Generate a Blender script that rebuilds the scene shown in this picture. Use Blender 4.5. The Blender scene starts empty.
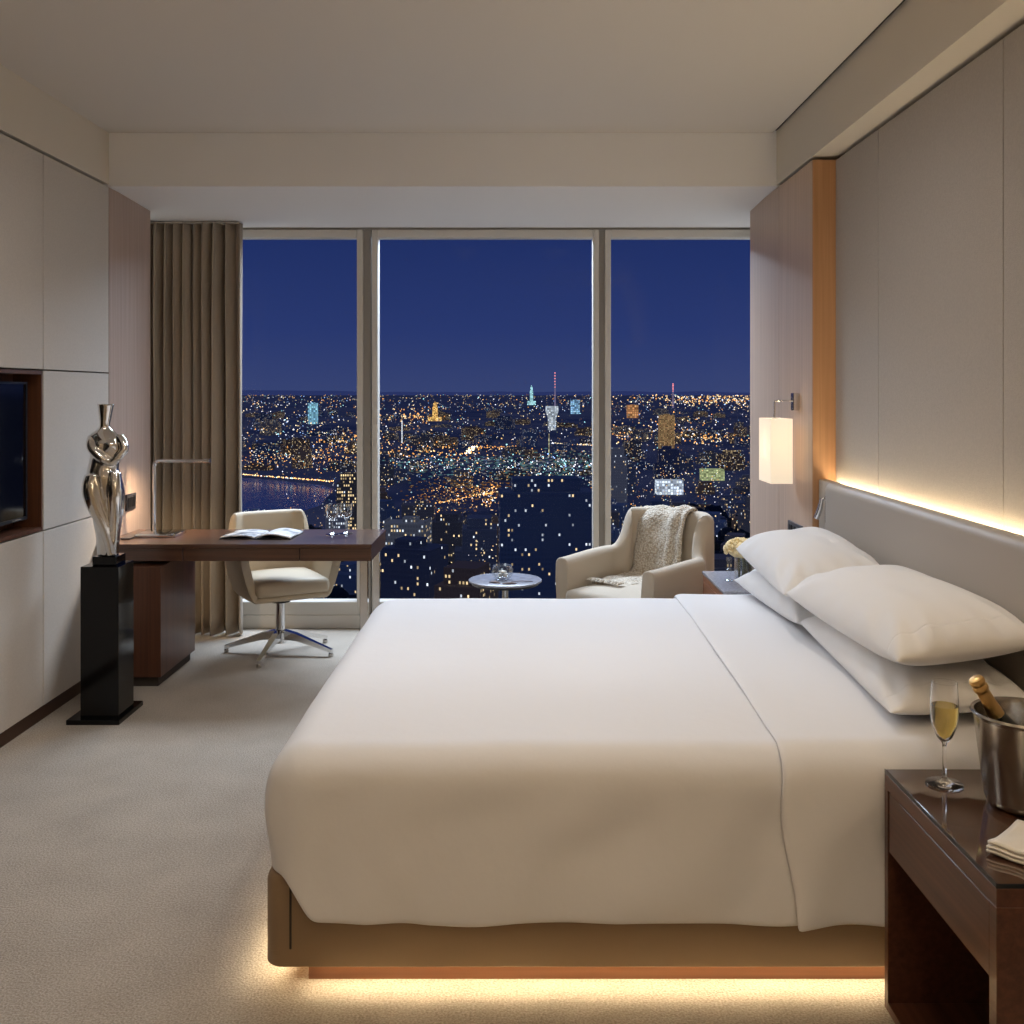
import bpy, bmesh, math, random
from mathutils import Vector, Matrix, noise
random.seed(7)
C = bpy.context.scene.collection
PI = math.pi

# ------------------------------------------------------------------ helpers
def lin(c):
    return c / 12.92 if c <= 0.04045 else ((c + 0.055) / 1.055) ** 2.4
def rgb(r, g, b):
    return (lin(r / 255), lin(g / 255), lin(b / 255), 1.0)
def setin(n, name, v):
    if name in n.inputs:
        n.inputs[name].default_value = v

def newmat(name):
    m = bpy.data.materials.new(name); m.use_nodes = True
    nt = m.node_tree
    return m, nt, nt.nodes['Principled BSDF']

def mat(name, col, rough=0.5, metal=0.0, bump=None, var=None, coat=0.0, spec=0.5, sheen=0.0):
    """plain surface with optional noise bump (scale, strength) and tone variation (scale, amount)"""
    m, nt, b = newmat(name)
    b.inputs['Base Color'].default_value = col
    b.inputs['Roughness'].default_value = rough
    b.inputs['Metallic'].default_value = metal
    setin(b, 'Coat Weight', coat); setin(b, 'Coat Roughness', 0.05); setin(b, 'Specular IOR Level', spec)
    setin(b, 'Sheen Weight', sheen)
    tc = nt.nodes.new('ShaderNodeTexCoord')
    if var:
        n = nt.nodes.new('ShaderNodeTexNoise'); n.inputs['Scale'].default_value = var[0]; n.inputs['Detail'].default_value = 6
        nt.links.new(tc.outputs['Object'], n.inputs['Vector'])
        r = nt.nodes.new('ShaderNodeMapRange'); r.inputs[1].default_value = 0.3; r.inputs[2].default_value = 0.7
        r.inputs[3].default_value = 1 - var[1]; r.inputs[4].default_value = 1 + var[1]
        nt.links.new(n.outputs['Fac'], r.inputs[0])
        mx = nt.nodes.new('ShaderNodeVectorMath'); mx.operation = 'SCALE'; mx.inputs[0].default_value = col[:3]
        nt.links.new(r.outputs[0], mx.inputs['Scale']); nt.links.new(mx.outputs[0], b.inputs['Base Color'])
    if bump:
        n2 = nt.nodes.new('ShaderNodeTexNoise'); n2.inputs['Scale'].default_value = bump[0]; n2.inputs['Detail'].default_value = 3
        nt.links.new(tc.outputs['Object'], n2.inputs['Vector'])
        bp = nt.nodes.new('ShaderNodeBump'); bp.inputs['Strength'].default_value = bump[1]; bp.inputs['Distance'].default_value = 0.004
        nt.links.new(n2.outputs['Fac'], bp.inputs['Height']); nt.links.new(bp.outputs[0], b.inputs['Normal'])
    return m

def wood(name, c1, c2, axis='Z', rough=0.4, scale=1.0, coat=0.0):
    m, nt, b = newmat(name)
    tc = nt.nodes.new('ShaderNodeTexCoord'); mp = nt.nodes.new('ShaderNodeMapping')
    s = {'X': (1.2, 70, 70), 'Y': (70, 1.2, 70), 'Z': (70, 70, 1.2)}[axis]
    mp.inputs['Scale'].default_value = [v * scale for v in s]
    n = nt.nodes.new('ShaderNodeTexNoise'); n.inputs['Scale'].default_value = 1.0; n.inputs['Detail'].default_value = 5
    n.inputs['Distortion'].default_value = 0.3
    cr = nt.nodes.new('ShaderNodeValToRGB')
    cr.color_ramp.elements[0].position = 0.3; cr.color_ramp.elements[0].color = c1
    cr.color_ramp.elements[1].position = 0.7; cr.color_ramp.elements[1].color = c2
    nt.links.new(tc.outputs['Object'], mp.inputs[0]); nt.links.new(mp.outputs[0], n.inputs['Vector'])
    nt.links.new(n.outputs['Fac'], cr.inputs[0]); nt.links.new(cr.outputs[0], b.inputs['Base Color'])
    b.inputs['Roughness'].default_value = rough
    setin(b, 'Coat Weight', coat); setin(b, 'Coat Roughness', 0.08)
    return m

def emis(name, col, strength, sampled=True):
    m = bpy.data.materials.new(name); m.use_nodes = True
    nt = m.node_tree; nt.nodes.clear()
    e = nt.nodes.new('ShaderNodeEmission'); e.inputs[0].default_value = col; e.inputs[1].default_value = strength
    o = nt.nodes.new('ShaderNodeOutputMaterial'); nt.links.new(e.outputs[0], o.inputs[0])
    if not sampled: m.cycles.emission_sampling = 'NONE'
    return m

def glassmat(name, col=(1, 1, 1, 1), ior=1.45, rough=0.0):
    m, nt, b = newmat(name)
    b.inputs['Base Color'].default_value = col; b.inputs['Roughness'].default_value = rough
    setin(b, 'Transmission Weight', 1.0); b.inputs['IOR'].default_value = ior
    return m

def panemat(name, refl=0.002):
    m = bpy.data.materials.new(name); m.use_nodes = True
    nt = m.node_tree; nt.nodes.clear()
    t = nt.nodes.new('ShaderNodeBsdfTransparent'); t.inputs[0].default_value = (0.97, 0.985, 1.0, 1)
    g = nt.nodes.new('ShaderNodeBsdfGlossy'); g.inputs['Roughness'].default_value = 0.0
    x = nt.nodes.new('ShaderNodeMixShader'); x.inputs[0].default_value = refl
    o = nt.nodes.new('ShaderNodeOutputMaterial')
    nt.links.new(t.outputs[0], x.inputs[1]); nt.links.new(g.outputs[0], x.inputs[2]); nt.links.new(x.outputs[0], o.inputs[0])
    return m

def box(bm, lo, hi, bevel=0.0, seg=2):
    lo = Vector(lo); hi = Vector(hi)
    r = bmesh.ops.create_cube(bm, size=1.0)
    vs = r['verts']; c = (lo + hi) / 2; d = hi - lo
    for v in vs:
        v.co = Vector((v.co.x * d.x + c.x, v.co.y * d.y + c.y, v.co.z * d.z + c.z))
    if bevel:
        es = set(e for v in vs for e in v.link_edges)
        bmesh.ops.bevel(bm, geom=list(es), offset=bevel, segments=seg, affect='EDGES', profile=0.5)
    return bm

def Box(lo, hi, bevel=0.0, seg=2):
    return box(bmesh.new(), lo, hi, bevel, seg)

def lathe(bm, prof, c=(0, 0, 0), n=32, axis=None, start=None):
    """revolve (r,z) profile about z through c; optional 3x3 rotation"""
    rings = []
    for r, z in prof:
        ring = []
        if r < 1e-6:
            p = Vector((0, 0, z))
            if axis: p = axis @ p
            ring = [bm.verts.new(p + Vector(c))]
        else:
            for i in range(n):
                a = 2 * PI * i / n
                p = Vector((r * math.cos(a), r * math.sin(a), z))
                if axis: p = axis @ p
                ring.append(bm.verts.new(p + Vector(c)))
        rings.append(ring)
    for a, b in zip(rings, rings[1:]):
        for i in range(n):
            j = (i + 1) % n
            if len(a) == 1 and len(b) == 1: continue
            if len(a) == 1: bm.faces.new((a[0], b[i], b[j]))
            elif len(b) == 1: bm.faces.new((a[i], a[j], b[0]))
            else: bm.faces.new((a[i], a[j], b[j], b[i]))
    return bm

def tube(bm, pts, rad, n=10, caps=True, flat=None):
    """tube along points, radius number or list"""
    pts = [Vector(p) for p in pts]
    rad = rad if isinstance(rad, (list, tuple)) else [rad] * len(pts)
    rings = []; up = None
    for i, p in enumerate(pts):
        t = (pts[min(i + 1, len(pts) - 1)] - pts[max(i - 1, 0)]).normalized()
        if up is None:
            up = Vector((0, 0, 1)) if abs(t.z) < 0.9 else Vector((1, 0, 0))
        s = t.cross(up).normalized(); up = s.cross(t).normalized()
        f = flat if flat else 1.0
        rings.append([bm.verts.new(p + (s * math.cos(2 * PI * k / n) + up * math.sin(2 * PI * k / n) * f) * rad[i]) for k in range(n)])
    for a, b in zip(rings, rings[1:]):
        for i in range(n):
            j = (i + 1) % n
            bm.faces.new((a[i], a[j], b[j], b[i]))
    if caps:
        bm.faces.new(list(reversed(rings[0]))); bm.faces.new(rings[-1])
    return bm

def gridmesh(bm, rows, closed=False):
    vr = [[bm.verts.new(p) for p in r] for r in rows]
    for a, b in zip(vr, vr[1:]):
        m = len(a)
        for i in range(m if closed else m - 1):
            j = (i + 1) % m
            bm.faces.new((a[i], a[j], b[j], b[i]))
    return vr

def obj(name, bm, m, parent=None, sharp=35, world=True, smooth=True, solid=None, sub=0, recalc=True):
    """link one mesh; with a parent the mesh (given in room coordinates) is moved to the parent's base"""
    if recalc: bmesh.ops.recalc_face_normals(bm, faces=bm.faces)
    me = bpy.data.meshes.new(name); bm.to_mesh(me); bm.free()
    if smooth:
        for p in me.polygons: p.use_smooth = True
        me.set_sharp_from_angle(angle=math.radians(sharp))
    o = bpy.data.objects.new(name, me); C.objects.link(o)
    if m: me.materials.append(m)
    if parent is not None:
        o.parent = parent
        if world:
            off = Vector((0, 0, 0)); q = parent
            while q is not None: off += q.location; q = q.parent
            me.transform(Matrix.Translation(-off))
    if solid:
        md = o.modifiers.new('thickness', 'SOLIDIFY'); md.thickness = solid; md.offset = 0
    if sub:
        md = o.modifiers.new('smooth', 'SUBSURF'); md.levels = sub; md.render_levels = sub
    return o

def tag(o, label, cat, group=None, kind=None):
    o['label'] = label; o['category'] = cat
    if group: o['group'] = group
    if kind: o['kind'] = kind
    return o

def thing(name, label, cat, loc=(0, 0, 0), rz=0, group=None):
    o = bpy.data.objects.new(name, None); C.objects.link(o)
    o.location = loc; o.rotation_euler = (0, 0, rz); o.empty_display_size = 0.1
    return tag(o, label, cat, group)

def struct(name, bm, m, label=None, **k):
    o = obj(name, bm, m, **k); o['kind'] = 'structure'; o['category'] = name.split('_')[0]
    if label: o['label'] = label
    return o

def copy_tree(o, parent=None):
    c = o.copy(); C.objects.link(c)
    if parent: c.parent = parent
    for ch in list(o.children): copy_tree(ch, c)
    return c

def catmull(pts, k=6):
    out = []; n = len(pts)
    P = [Vector(p) for p in pts]
    for i in range(n - 1):
        p0 = P[max(i - 1, 0)]; p1 = P[i]; p2 = P[i + 1]; p3 = P[min(i + 2, n - 1)]
        for j in range(k):
            t = j / k
            out.append(0.5 * ((2 * p1) + (-p0 + p2) * t + (2 * p0 - 5 * p1 + 4 * p2 - p3) * t * t + (-p0 + 3 * p1 - 3 * p2 + p3) * t ** 3))
    out.append(P[-1]); return out

def sstep(a, b, x):
    t = max(0, min(1, (x - a) / (b - a))); return t * t * (3 - 2 * t)

# ------------------------------------------------------------------ materials
M_ceil = mat('ceiling_paint', rgb(214, 206, 196), 0.9)
M_wallpaint = mat('wall_paint', rgb(212, 202, 186), 0.9)
M_panel = mat('linen_panel', rgb(196, 188, 178), 0.85, bump=(420, 0.35), var=(160, 0.05))
M_rpanel = mat('textured_wallcovering', rgb(174, 165, 155), 0.85, bump=(260, 0.5), var=(120, 0.05))
M_dark = mat('shadow_gap', rgb(60, 52, 46), 0.8)
M_woodpale = wood('pale_walnut', rgb(168, 146, 132), rgb(184, 162, 148), 'Z', 0.45)
M_woodcab = wood('cabinet_walnut', rgb(184, 158, 138), rgb(200, 174, 154), 'Z', 0.4)
M_woodtint = wood('walnut_led_tint', rgb(168, 122, 82), rgb(186, 140, 98), 'Z', 0.4)  # pier walnut with the warm cast of the LED put into its colour
M_niche = wood('niche_walnut', rgb(74, 42, 24), rgb(98, 58, 34), 'Z', 0.5)
M_desk = wood('desk_walnut', rgb(68, 44, 32), rgb(92, 62, 46), 'X', 0.3, coat=0.6)
M_deskz = wood('desk_walnut_upright', rgb(76, 46, 32), rgb(98, 62, 44), 'Z', 0.35)
M_ns = wood('nightstand_walnut', rgb(74, 44, 32), rgb(100, 62, 46), 'Y', 0.35, coat=0.15)
M_nsfar = wood('nightstand_cherry', rgb(130, 84, 58), rgb(150, 100, 72), 'Y', 0.4)
M_kick = mat('baseboard_walnut', rgb(70, 46, 32), 0.5)
M_frame = mat('window_frame_paint', rgb(206, 200, 190), 0.5)
M_framedk = mat('mullion_recess', rgb(150, 144, 136), 0.6)
M_chrome = mat('chrome', rgb(225, 225, 225), 0.08, 1.0)
M_steel = mat('brushed_steel', rgb(190, 186, 180), 0.25, 1.0)
M_bucket = mat('bucket_steel', rgb(176, 168, 156), 0.24, 1.0, var=(60, 0.06))
M_silver = mat('polished_silver', rgb(226, 222, 216), 0.1, 1.0)
M_blk = mat('black_lacquer', rgb(7, 7, 8), 0.1, spec=0.35)
M_blkmatte = mat('black_plastic', rgb(18, 18, 20), 0.4)
M_tvscreen = mat('screen_glass', rgb(6, 7, 10), 0.08)
M_plate = mat('socket_plate', rgb(52, 50, 52), 0.4)
M_chairlea = mat('cream_leather', rgb(196, 180, 154), 0.5, bump=(240, 0.12))
M_armfab = mat('oatmeal_fabric', rgb(182, 167, 146), 0.85, bump=(500, 0.25), sheen=0.2)
M_cushfab = mat('oatmeal_cushion', rgb(182, 169, 150), 0.85, bump=(500, 0.25), sheen=0.2)
M_curt = mat('taupe_curtain', rgb(164, 150, 132), 0.9, bump=(300, 0.3), var=(200, 0.08), sheen=0.2)
M_white = mat('white_linen', rgb(236, 235, 236), 0.85, bump=(22, 0.28), sheen=0.1)
M_sheet = mat('white_sheet', rgb(238, 237, 238), 0.85, bump=(20, 0.28), sheen=0.1)
M_pillow = mat('white_pillowcase', rgb(242, 240, 238), 0.85, bump=(14, 0.18), sheen=0.1)
_nt = M_pillow.node_tree; _b = _nt.nodes['Principled BSDF']; _bp = [n for n in _nt.nodes if n.type == 'BUMP'][0]
_tc = [n for n in _nt.nodes if n.type == 'TEX_COORD'][0]; _sx = _nt.nodes.new('ShaderNodeSeparateXYZ'); _nt.links.new(_tc.outputs['Object'], _sx.inputs[0])
_a = _nt.nodes.new('ShaderNodeMath'); _a.operation = 'ADD'; _a.inputs[1].default_value = .405; _nt.links.new(_sx.outputs[1], _a.inputs[0])
_c = _nt.nodes.new('ShaderNodeMath'); _c.operation = 'ABSOLUTE'; _nt.links.new(_a.outputs[0], _c.inputs[0])
_r = _nt.nodes.new('ShaderNodeMapRange'); _r.inputs[1].default_value = 0; _r.inputs[2].default_value = .005; _r.inputs[3].default_value = 0; _r.inputs[4].default_value = 1; _nt.links.new(_c.outputs[0], _r.inputs[0])
_b2 = _nt.nodes.new('ShaderNodeBump'); _b2.inputs['Strength'].default_value = .5; _b2.inputs['Distance'].default_value = .003
_nt.links.new(_r.outputs[0], _b2.inputs['Height']); _nt.links.new(_bp.outputs[0], _b2.inputs['Normal']); _nt.links.new(_b2.outputs[0], _b.inputs['Normal'])
M_mattr = mat('mattress_ticking', rgb(232, 228, 222), 0.9)
M_head = mat('taupe_leather', rgb(178, 168, 156), 0.42, bump=(700, 0.1))
M_base = mat('taupe_upholstery', rgb(146, 122, 94), 0.55, bump=(600, 0.1))
M_plinth = wood('plinth_walnut', rgb(120, 78, 54), rgb(140, 94, 66), 'X', 0.5)
M_stone = mat('grey_stone', rgb(150, 148, 152), 0.25, var=(90, 0.2))
M_marble = mat('pale_marble', rgb(146, 146, 154), 0.25, var=(30, 0.15))
def thinglass(name, tint=(.97, .98, .98, 1), bl=.22, k=.55):
    m = bpy.data.materials.new(name); m.use_nodes = True; nt = m.node_tree; nt.nodes.clear()
    t = nt.nodes.new('ShaderNodeBsdfTransparent'); t.inputs[0].default_value = tint
    g = nt.nodes.new('ShaderNodeBsdfGlossy'); g.inputs['Roughness'].default_value = .02
    lw = nt.nodes.new('ShaderNodeLayerWeight'); lw.inputs['Blend'].default_value = bl
    pw = nt.nodes.new('ShaderNodeMath'); pw.operation = 'MULTIPLY_ADD'; pw.inputs[1].default_value = k; pw.inputs[2].default_value = .02
    x = nt.nodes.new('ShaderNodeMixShader'); o = nt.nodes.new('ShaderNodeOutputMaterial')
    nt.links.new(lw.outputs['Facing'], pw.inputs[0]); nt.links.new(pw.outputs[0], x.inputs[0])
    nt.links.new(t.outputs[0], x.inputs[1]); nt.links.new(g.outputs[0], x.inputs[2]); nt.links.new(x.outputs[0], o.inputs[0])
    return m
M_glass = thinglass('clear_glass', bl=.3, k=.7)
M_wine = thinglass('wine_glass_crystal', bl=.45, k=.9)
M_champ = glassmat('champagne_wine', rgb(250, 226, 140), 1.25)
M_bottle = mat('dark_green_glass', rgb(24, 26, 14), 0.08, coat=0.5)
M_foil = mat('gold_foil', rgb(232, 190, 124), 0.3, 1.0, bump=(160, 0.3))
M_napkin = mat('napkin_linen', rgb(232, 226, 214), 0.9, bump=(500, 0.2))
M_cover = mat('book_cover', rgb(60, 58, 60), 0.4)
M_flower = mat('cream_petal', rgb(246, 226, 176), 0.8)
M_stem = mat('flower_stems', rgb(86, 82, 40), 0.7, var=(60, 0.3))
M_leaf = mat('dry_leaf', rgb(92, 66, 54), 0.7)
M_nstop = mat('tinted_glass_top', rgb(70, 44, 30), 0.05, coat=1.0)
M_edge = mat('glass_edge', rgb(30, 36, 40), 0.15)
M_stitch = mat('seam_stitch', rgb(120, 110, 100), 0.8)
M_led = emis('warm_led', (1.0, 0.80, 0.50, 1), 45.0)
M_led2 = emis('warm_led_bed', (1.0, 0.80, 0.50, 1), 44.0)
M_pane = panemat('window_glass')

# carpet
def carpet():
    m, nt, b = newmat('wool_carpet')
    tc = nt.nodes.new('ShaderNodeTexCoord')
    n = nt.nodes.new('ShaderNodeTexNoise'); n.inputs['Scale'].default_value = 170; n.inputs['Detail'].default_value = 4
    n2 = nt.nodes.new('ShaderNodeTexNoise'); n2.inputs['Scale'].default_value = 5; n2.inputs['Detail'].default_value = 3
    cr = nt.nodes.new('ShaderNodeValToRGB')
    cr.color_ramp.elements[0].position = 0.3; cr.color_ramp.elements[0].color = rgb(142, 131, 117)
    cr.color_ramp.elements[1].position = 0.7; cr.color_ramp.elements[1].color = rgb(194, 183, 168)
    ad = nt.nodes.new('ShaderNodeMath'); ad.operation = 'MULTIPLY_ADD'; ad.inputs[1].default_value = 0.22; ad.inputs[2].default_value = -0.11
    ad2 = nt.nodes.new('ShaderNodeMath'); ad2.operation = 'ADD'
    nt.links.new(tc.outputs['Object'], n.inputs['Vector']); nt.links.new(tc.outputs['Object'], n2.inputs['Vector'])
    nt.links.new(n2.outputs['Fac'], ad.inputs[0]); nt.links.new(ad.outputs[0], ad2.inputs[0]); nt.links.new(n.outputs['Fac'], ad2.inputs[1])
    nt.links.new(ad2.outputs[0], cr.inputs[0]); nt.links.new(cr.outputs[0], b.inputs['Base Color'])
    bp = nt.nodes.new('ShaderNodeBump'); bp.inputs['Strength'].default_value = 0.7; bp.inputs['Distance'].default_value = 0.006
    nt.links.new(n.outputs['Fac'], bp.inputs['Height']); nt.links.new(bp.outputs[0], b.inputs['Normal'])
    b.inputs['Roughness'].default_value = 1.0; setin(b, 'Sheen Weight', 0.15)
    return m
M_carpet = carpet()

# ------------------------------------------------------------------ room dimensions
XL, XR = -2.16, 1.47          # faces of the left panels and of the bed wall
XC = 1.365                    # face of cabinet / right bulkhead
ZC, ZS = 2.868, 2.585         # ceiling, underside of soffits
YS, YP, YW = 5.28, 5.88, 6.38 # soffit front, end of panels, window line
YB = -1.3                     # wall behind the camera

struct('floor', Box((-2.6, YB - .1, -.1), (1.75, YW + .12, 0)), M_carpet, smooth=False)
struct('ceiling', Box((-2.6, YB - .1, ZC), (1.345, YS + .02, ZC + .1)), M_ceil, smooth=False)
sb = Box((-2.6, YS, ZS), (1.75, YW + .12, ZC + .1))
for v in sb.verts:
    if v.co.z < ZS + .01 and v.co.y > YS + .1: v.co.z = ZS - .045
struct('trim_1', sb, mat('soffit_paint_lit', rgb(234, 231, 228), .9), 'window soffit across the end of the room', smooth=False)  # whiter than the ceiling paint, imitating light on the underside
struct('trim_2', Box((-2.6, YB, ZS + .012), (XL, YS, ZC + .1)), M_wallpaint, 'plain bulkhead above the left wall panels', smooth=False)
struct('trim_3', Box((XC, YB, ZS + .008), (1.75, YS, ZC + .1)), M_wallpaint, 'lowered bulkhead above the bed wall', smooth=False)
struct('trim_4', Box((1.345, YB, ZC + .012), (XC, YS, ZC + .1)), M_dark, 'shadow gap at the right ceiling edge', smooth=False)
struct('wall_back', Box((-2.6, YB - .1, 0), (1.75, YB, ZC + .1)), M_wallpaint, smooth=False)
# wall behind the left panels, with the curtain pocket
wl = struct('wall_left', Box((-2.7, YB, 0), (-2.6, YW + .12, ZC + .1)), M_wallpaint, 'left wall clad in linen panels around a television niche', smooth=False)
def panel(y0, y1, z0, z1, m, name='wall_panel', x0=-2.30):
    g = .003
    return obj(name, Box((x0, y0 + g, z0 + g), (XL, y1 - g, z1 - g), .002, 1), m, wl, smooth=False)
Z1, Z2, ZT = .868, 1.6, ZS
for (a, b) in ((YB, .9), (.9, 2.7)):
    for (p, q) in ((.07, Z1), (Z1, Z2), (Z2, ZT)): panel(a, b, p, q, M_panel)
panel(2.7, 4.55, .07, Z1, M_panel); panel(2.7, 4.55, Z2, ZT, M_panel)
panel(4.55, YS, .07, Z1, M_panel); panel(4.55, YS, Z1, Z2, M_panel); panel(4.55, YS, Z2, ZT, M_panel)
panel(YS, YP, .0, ZT, M_woodpale, 'wood_panel', x0=-2.59)
obj('panel_backing', Box((-2.6, YB, 0), (-2.301, YS, ZS + .012)), M_dark, wl, smooth=False)
# television niche lining
ni = bmesh.new()
box(ni, (-2.30, 2.71, Z1 + .004), (-2.29, 4.546, Z2 - .004)); box(ni, (-2.295, 4.535, Z1 + .004), (XL - .002, 4.546, Z2 - .004))
box(ni, (-2.295, 2.71, Z1 + .004), (XL - .002, 4.54, Z1 + .02)); box(ni, (-2.295, 2.71, Z2 - .02), (XL - .002, 4.54, Z2 - .004))
obj('television_niche', ni, M_niche, wl, smooth=False)
struct('baseboard_left', Box((-2.30, YB, 0), (XL - .02, YS, .069)), M_kick, smooth=False)

# bed wall
wr = struct('wall_right', Box((1.56, YB, 0), (1.75, YW + .12, ZC)), M_wallpaint, 'bed wall clad in textured grey beige panels', smooth=False)
YCAB = 4.63
ys = [YB, -.12, .93, 1.98, 3.03, 4.08, YCAB]
for a, b in zip(ys, ys[1:]):
    obj('wall_panel', Box((XR, a + .002, 0), (1.52, b - .002, ZS - .012), .002, 1), M_rpanel, wr, smooth=False)
obj('panel_backing', Box((1.5205, YB, 0), (1.559, YCAB, ZS)), M_dark, wr, smooth=False)
# wood clad pier at the window end of the bed wall
pier = bmesh.new()
box(pier, (XC, YCAB + .012, .0), (1.555, 5.228, ZS - .01)); box(pier, (XC, 5.234, .0), (1.555, YP, ZS - .01))
pr = struct('trim_5', pier, M_woodcab, 'tall wood clad pier at the window end of the bed wall', smooth=False)
obj('pier_end_board', Box((XC + .001, YCAB, .0), (1.555, YCAB + .0118, ZS - .01)), M_woodtint, pr, smooth=False)
obj('pier_backing', Box((XC + .02, 5.2281, 0), (1.55, 5.2339, ZS - .012)), M_dark, pr, smooth=False)

# ------------------------------------------------------------------ windows
wins = [('window_1', -2.02, -.985, 'left window pane beside the curtain'), ('window_2', -.928, .514, 'wide middle window pane'), ('window_3', .552, 1.70, 'right window pane behind the armchair')]
for nm, x0, x1, lb in wins:
    fr = bmesh.new(); w = .038; z0, z1 = .085, 2.53; y0, y1 = YW - .035, YW + .06
    box(fr, (x0, y0, z0), (x0 + w, y1, z1), .004, 1); box(fr, (x1 - w, y0, z0), (x1, y1, z1), .004, 1)
    box(fr, (x0 + w, y0, z0), (x1 - w, y1, z0 + .085), .004, 1); box(fr, (x0 + w, y0, z1 - .05), (x1 - w, y1, z1), .004, 1)
    f = struct(nm, fr, M_frame, lb)
    obj('glass_pane', Box((x0 + w, YW + .03, z0 + .085), (x1 - w, YW + .031, z1 - .05)), M_pane, f, smooth=False)
for i, x in enumerate((-.9565, .533)):
    struct('trim_%d' % (6 + i), Box((x - .028, YW - .012, .085), (x + .0185, YW + .07, 2.53)), M_framedk, 'recessed mullion between two window panes', smooth=False)
struct('trim_8', Box((-2.6, YW - .02, 2.531), (1.7, YW + .1, 2.56)), M_framedk, 'window head rail under the soffit', smooth=False)
struct('baseboard_window', Box((-2.6, YW - .04, 0), (1.7, YW + .1, .085), .004, 1), M_frame)

# ------------------------------------------------------------------ curtain
def make_curtain():
    bm = bmesh.new(); rows = []
    z0, z1 = .012, ZS - .047
    nz, nx = 26, 190
    xa, xb = -2.32, -1.69
    for iz in range(nz + 1):
        t = iz / nz; z = z0 + (z1 - z0) * t; row = []
        for ix in range(nx + 1):
            u = ix / nx
            # gathers: tight to the left, one broad fold near the window
            ph = 2 * PI * (11.5 * u - 1.6 * u ** 3)
            amp = (.056 + .018 * math.sin(9 * u + 1)) * (0.72 + .28 * (1 - t) ** .6 + .1 * math.sin(3 * PI * t))
            x = xa + (xb - xa) * u + .012 * math.sin(2 * ph + .5) + .010 * (1 - t) * math.sin(5 * u * PI)
            y = 6.18 + amp * math.sin(ph + .35 * math.sin(2.2 * t + 5 * u)) + .012 * math.sin(23 * u + 2.0 * t)
            row.append((x, y, z))
        rows.append(row)
    gridmesh(bm, rows)
    return bm
cu = thing('curtain', 'full length taupe curtain gathered in folds at the left of the window', 'curtain', (-2.0, 6.18, 0))
obj('curtain_fabric', make_curtain(), M_curt, cu, sharp=180, solid=.004)
obj('curtain_rail', Box((-2.55, 6.155, ZS - .0465), (-1.72, 6.205, ZS - .037)), M_frame, cu, smooth=False)

# ------------------------------------------------------------------ television
tv = thing('television', 'flat black television mounted in the wood lined niche', 'television', (-2.2, 3.65, .95))
tb_ = obj('television_body', Box((-2.288, 2.85, .93), (-2.205, 4.487, 1.545), .006), M_blkmatte, tv)
obj('screen', Box((-2.2049, 2.86, .945), (-2.203, 4.474, 1.535)), M_tvscreen, tv, smooth=False)
bz = bmesh.new()
box(bz, (-2.2049, 2.85, .93), (-2.201, 4.487, .944)); box(bz, (-2.2049, 2.85, 1.536), (-2.201, 4.487, 1.545)); box(bz, (-2.2049, 4.4745, .944), (-2.201, 4.487, 1.536))
obj('bezel', bz, mat('tv_bezel', rgb(46, 52, 62), 0.3, 0.6), tb_, smooth=False)
obj('badge', Box((-2.2009, 4.35, .9345), (-2.2, 4.43, .940)), M_steel, tb_, smooth=False)

# ------------------------------------------------------------------ pedestal and statue
pd = thing('display_pedestal', 'tall glossy black pedestal on a square foot plate in front of the desk', 'pedestal', (-1.90, 4.63, 0))
obj('foot_plate', Box((-2.035, 4.50, 0), (-1.795, 4.79, .022), .002, 1), M_blk, pd)
obj('column', Box((-1.985, 4.535, .0221), (-1.812, 4.715, .707), .002, 1), M_blk, pd)

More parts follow.
